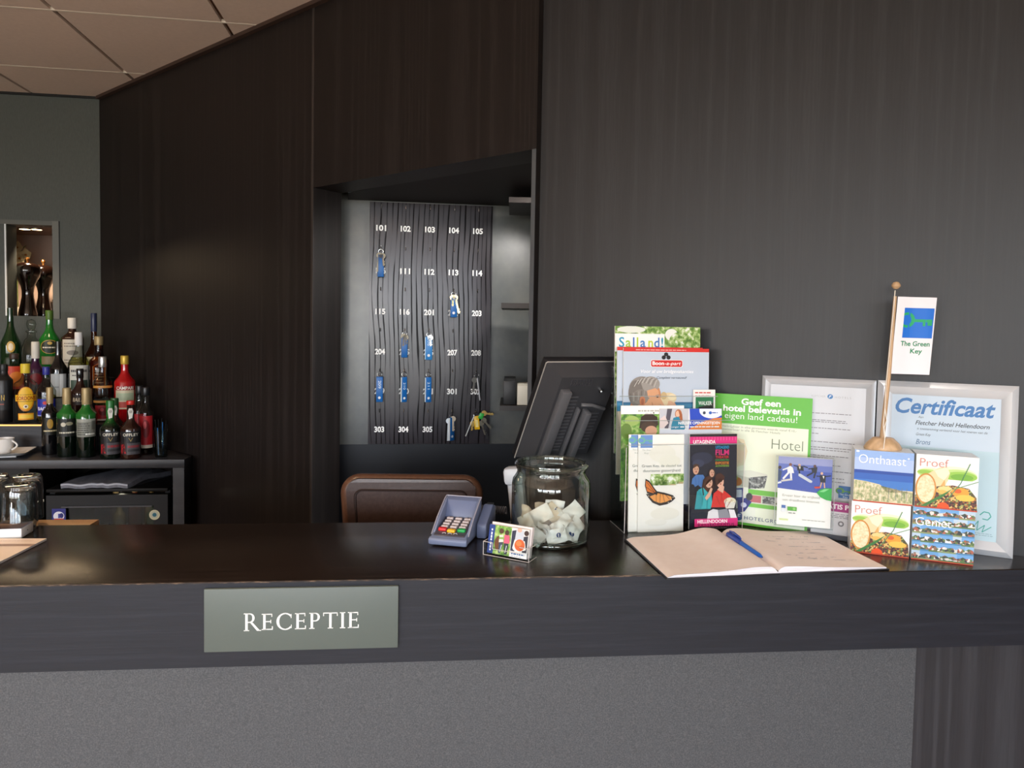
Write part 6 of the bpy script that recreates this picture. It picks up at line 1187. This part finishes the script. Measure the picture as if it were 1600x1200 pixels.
MB().tube([(0.011, -0.002, 0.325), (0.006, -0.004, 0.25), (-0.001, -0.005, 0.13), (-0.002, -0.006, 0.085), (-0.006, -0.010, 0.05), (-0.008, -0.022, 0.024), (-0.012, -0.026, 0.004)], 0.0010, M('#e6dfd2', 0.7), 6).tube([(-0.002, -0.006, 0.085), (0.001, -0.009, 0.06), (-0.005, -0.012, 0.045), (-0.006, -0.020, 0.026)], 0.0010, M('#e6dfd2', 0.7), 6).build('cord', fl)

# ---- left end of the counter: tumblers, packet, menu sheets
for x, y, lab in ((-1.083, 1.562, 'upturned clear tumbler on the back ledge, right end of the back pair'), (-1.152, 1.556, 'upturned clear tumbler on the back ledge at the left picture edge'), (-1.036, 1.474, 'upturned clear tumbler on the counter beside the white packet, right of the front pair'), (-1.106, 1.468, 'upturned clear tumbler on the counter at the left picture edge, left of the front pair')):
    z_ = ZT+0.0004
    t = thing('tumbler', lab, 'glass', (x, y, z_), group='upturned tumblers at the left end of the counter')
    MB().lathe([(0.0325, 0.0), (0.0325, 0.004), (0.0315, 0.07), (0.0305, 0.090), (0.027, 0.097), (0.018, 0.0985), (0, 0.097), (0.0, 0.083), (0.024, 0.083), (0.0285, 0.075), (0.0305, 0.003), (0.0313, 0.0)], TUMBLERGLASS, 32).build('glass_body', t)
    MB().lathe([(0.0, 0.085), (0.023, 0.085), (0.0275, 0.088), (0.0265, 0.0945), (0.018, 0.0965), (0.0, 0.0955)], M('#f0eee8', 0.03, spec=0.8, trans=1.0), 28).build('thick_base', t)
random.seed(4)
m_ = MB(); m_.box(0, 0.082, 0, 0.052, 0, 0.020, WHITE, bev=0.001); A = Art(m_, 82, 52, 0.082, step=0.00006)
A.P = lambda x, y: (x*0.001, (52-y)*0.001, 0.0201+A.n*A.step)
A.rect(0, 0, 82, 52, '#3f4660'); A.rect(4, 5, 78, 47, '#4a342c'); A.rect(20, 14, 60, 20, '#a88f78'); A.rect(26, 26, 54, 30, '#8a7462')
A.P = lambda x, y: (0.0821+A.n*A.step, x*0.001, (20-y)*0.001); A.n = 1; A.ell(26, 10, 1.6, 1.6, '#3a3c44')
m_.build('packet', label='small white packet with dark lid standing beside the tumblers', cat='packet', loc=(-1.072, 1.398, ZT+0.0012), rot=(0, 0, -0.02)).rotation_euler = (0, 0, 0.20)
def art_menu(A):
    A.rect(0, 0, 210, 150, '#f1dfd0'); A.rect(0, 36, 210, 50, '#8a6a5a'); A.rect(0, 39, 210, 41, '#d8c2b0'); A.rect(0, 45, 210, 47, '#d8c2b0'); A.rect(0, 98, 150, 128, '#d8522a'); A.lines(120, 200, [14, 18], '#c9ab98', 1); A.rect(60, 118, 150, 128, '#b9a8a0'); A.rect(0, 128, 210, 150, '#f4ece6')
m_ = MB(); m_.box(0, 0.21, 0, 0.004, 0, 0.150, M('#d9d4d0', 0.6)); A = Art(m_, 210, 150, 0.21, step=0.00006); art_menu(A)
m_.build('menu_card', label='striped cream and orange menu card lying at the left end of the counter', cat='menu', loc=(-1.1355, 1.243, ZT+0.0046), rot=(-PI/2, 0, 0.06))
m_ = MB(); m_.box(0, 0.15, 0, 0.0007, 0, 0.055, M('#ecd9c8', 0.6)); m_.build('paper_sheet', label='cream paper sheet lying between the white packet and the tumblers', cat='paper', loc=(-1.205, 1.3945, ZT+0.0009), rot=(-PI/2, 0, 0.10))

# bottles dimly seen inside the fridge
for k, (u, yy, hh, r_, mt, lab) in enumerate(((0.285, 0.20, 0.20, 0.026, M('#3a2a18', 0.2), 'small brown bottle inside the bar fridge, leftmost'), (0.250, 0.15, 0.185, 0.024, M('#6a5a34', 0.25), 'small amber bottle with pale neck inside the bar fridge'), (0.205, 0.20, 0.21, 0.028, M('#4a1c14', 0.2), 'small red brown bottle inside the bar fridge'), (0.135, 0.20, 0.215, 0.028, M('#5a4a2c', 0.2), 'tan bottle inside the bar fridge beside the green one'), (0.105, 0.13, 0.19, 0.026, M('#1f4a22', 0.2), 'small green bottle inside the bar fridge, rightmost'))):
    p = Vector((-1.4184, 2.8918))+Vector((-EDX, -EDY))*u+Vector((-EDY, EDX))*yy
    bottle('chilled_bottle', lab, p.x, p.y, 0.6055, hh, r_, mt, (0.55, 0.72), 0.40, (0.90, GOLDF), labels=[(0.72, 0.80, 0.02, 10, 5, lambda A: A.rect(0, 0, 10, 5, '#b9a878'))][:0], group='bottles in the bar fridge')
d = bpy.data.lights.new('fridge_fill', 'POINT'); d.energy = 0.5; d.color = (1.0, 0.9, 0.7); d.shadow_soft_size = 0.02  # unseen fill added to show the bottles behind the door glass
o = bpy.data.objects.new('fridge_fill', d); COL.objects.link(o); o.location = (-1.63, 2.93, 0.815)
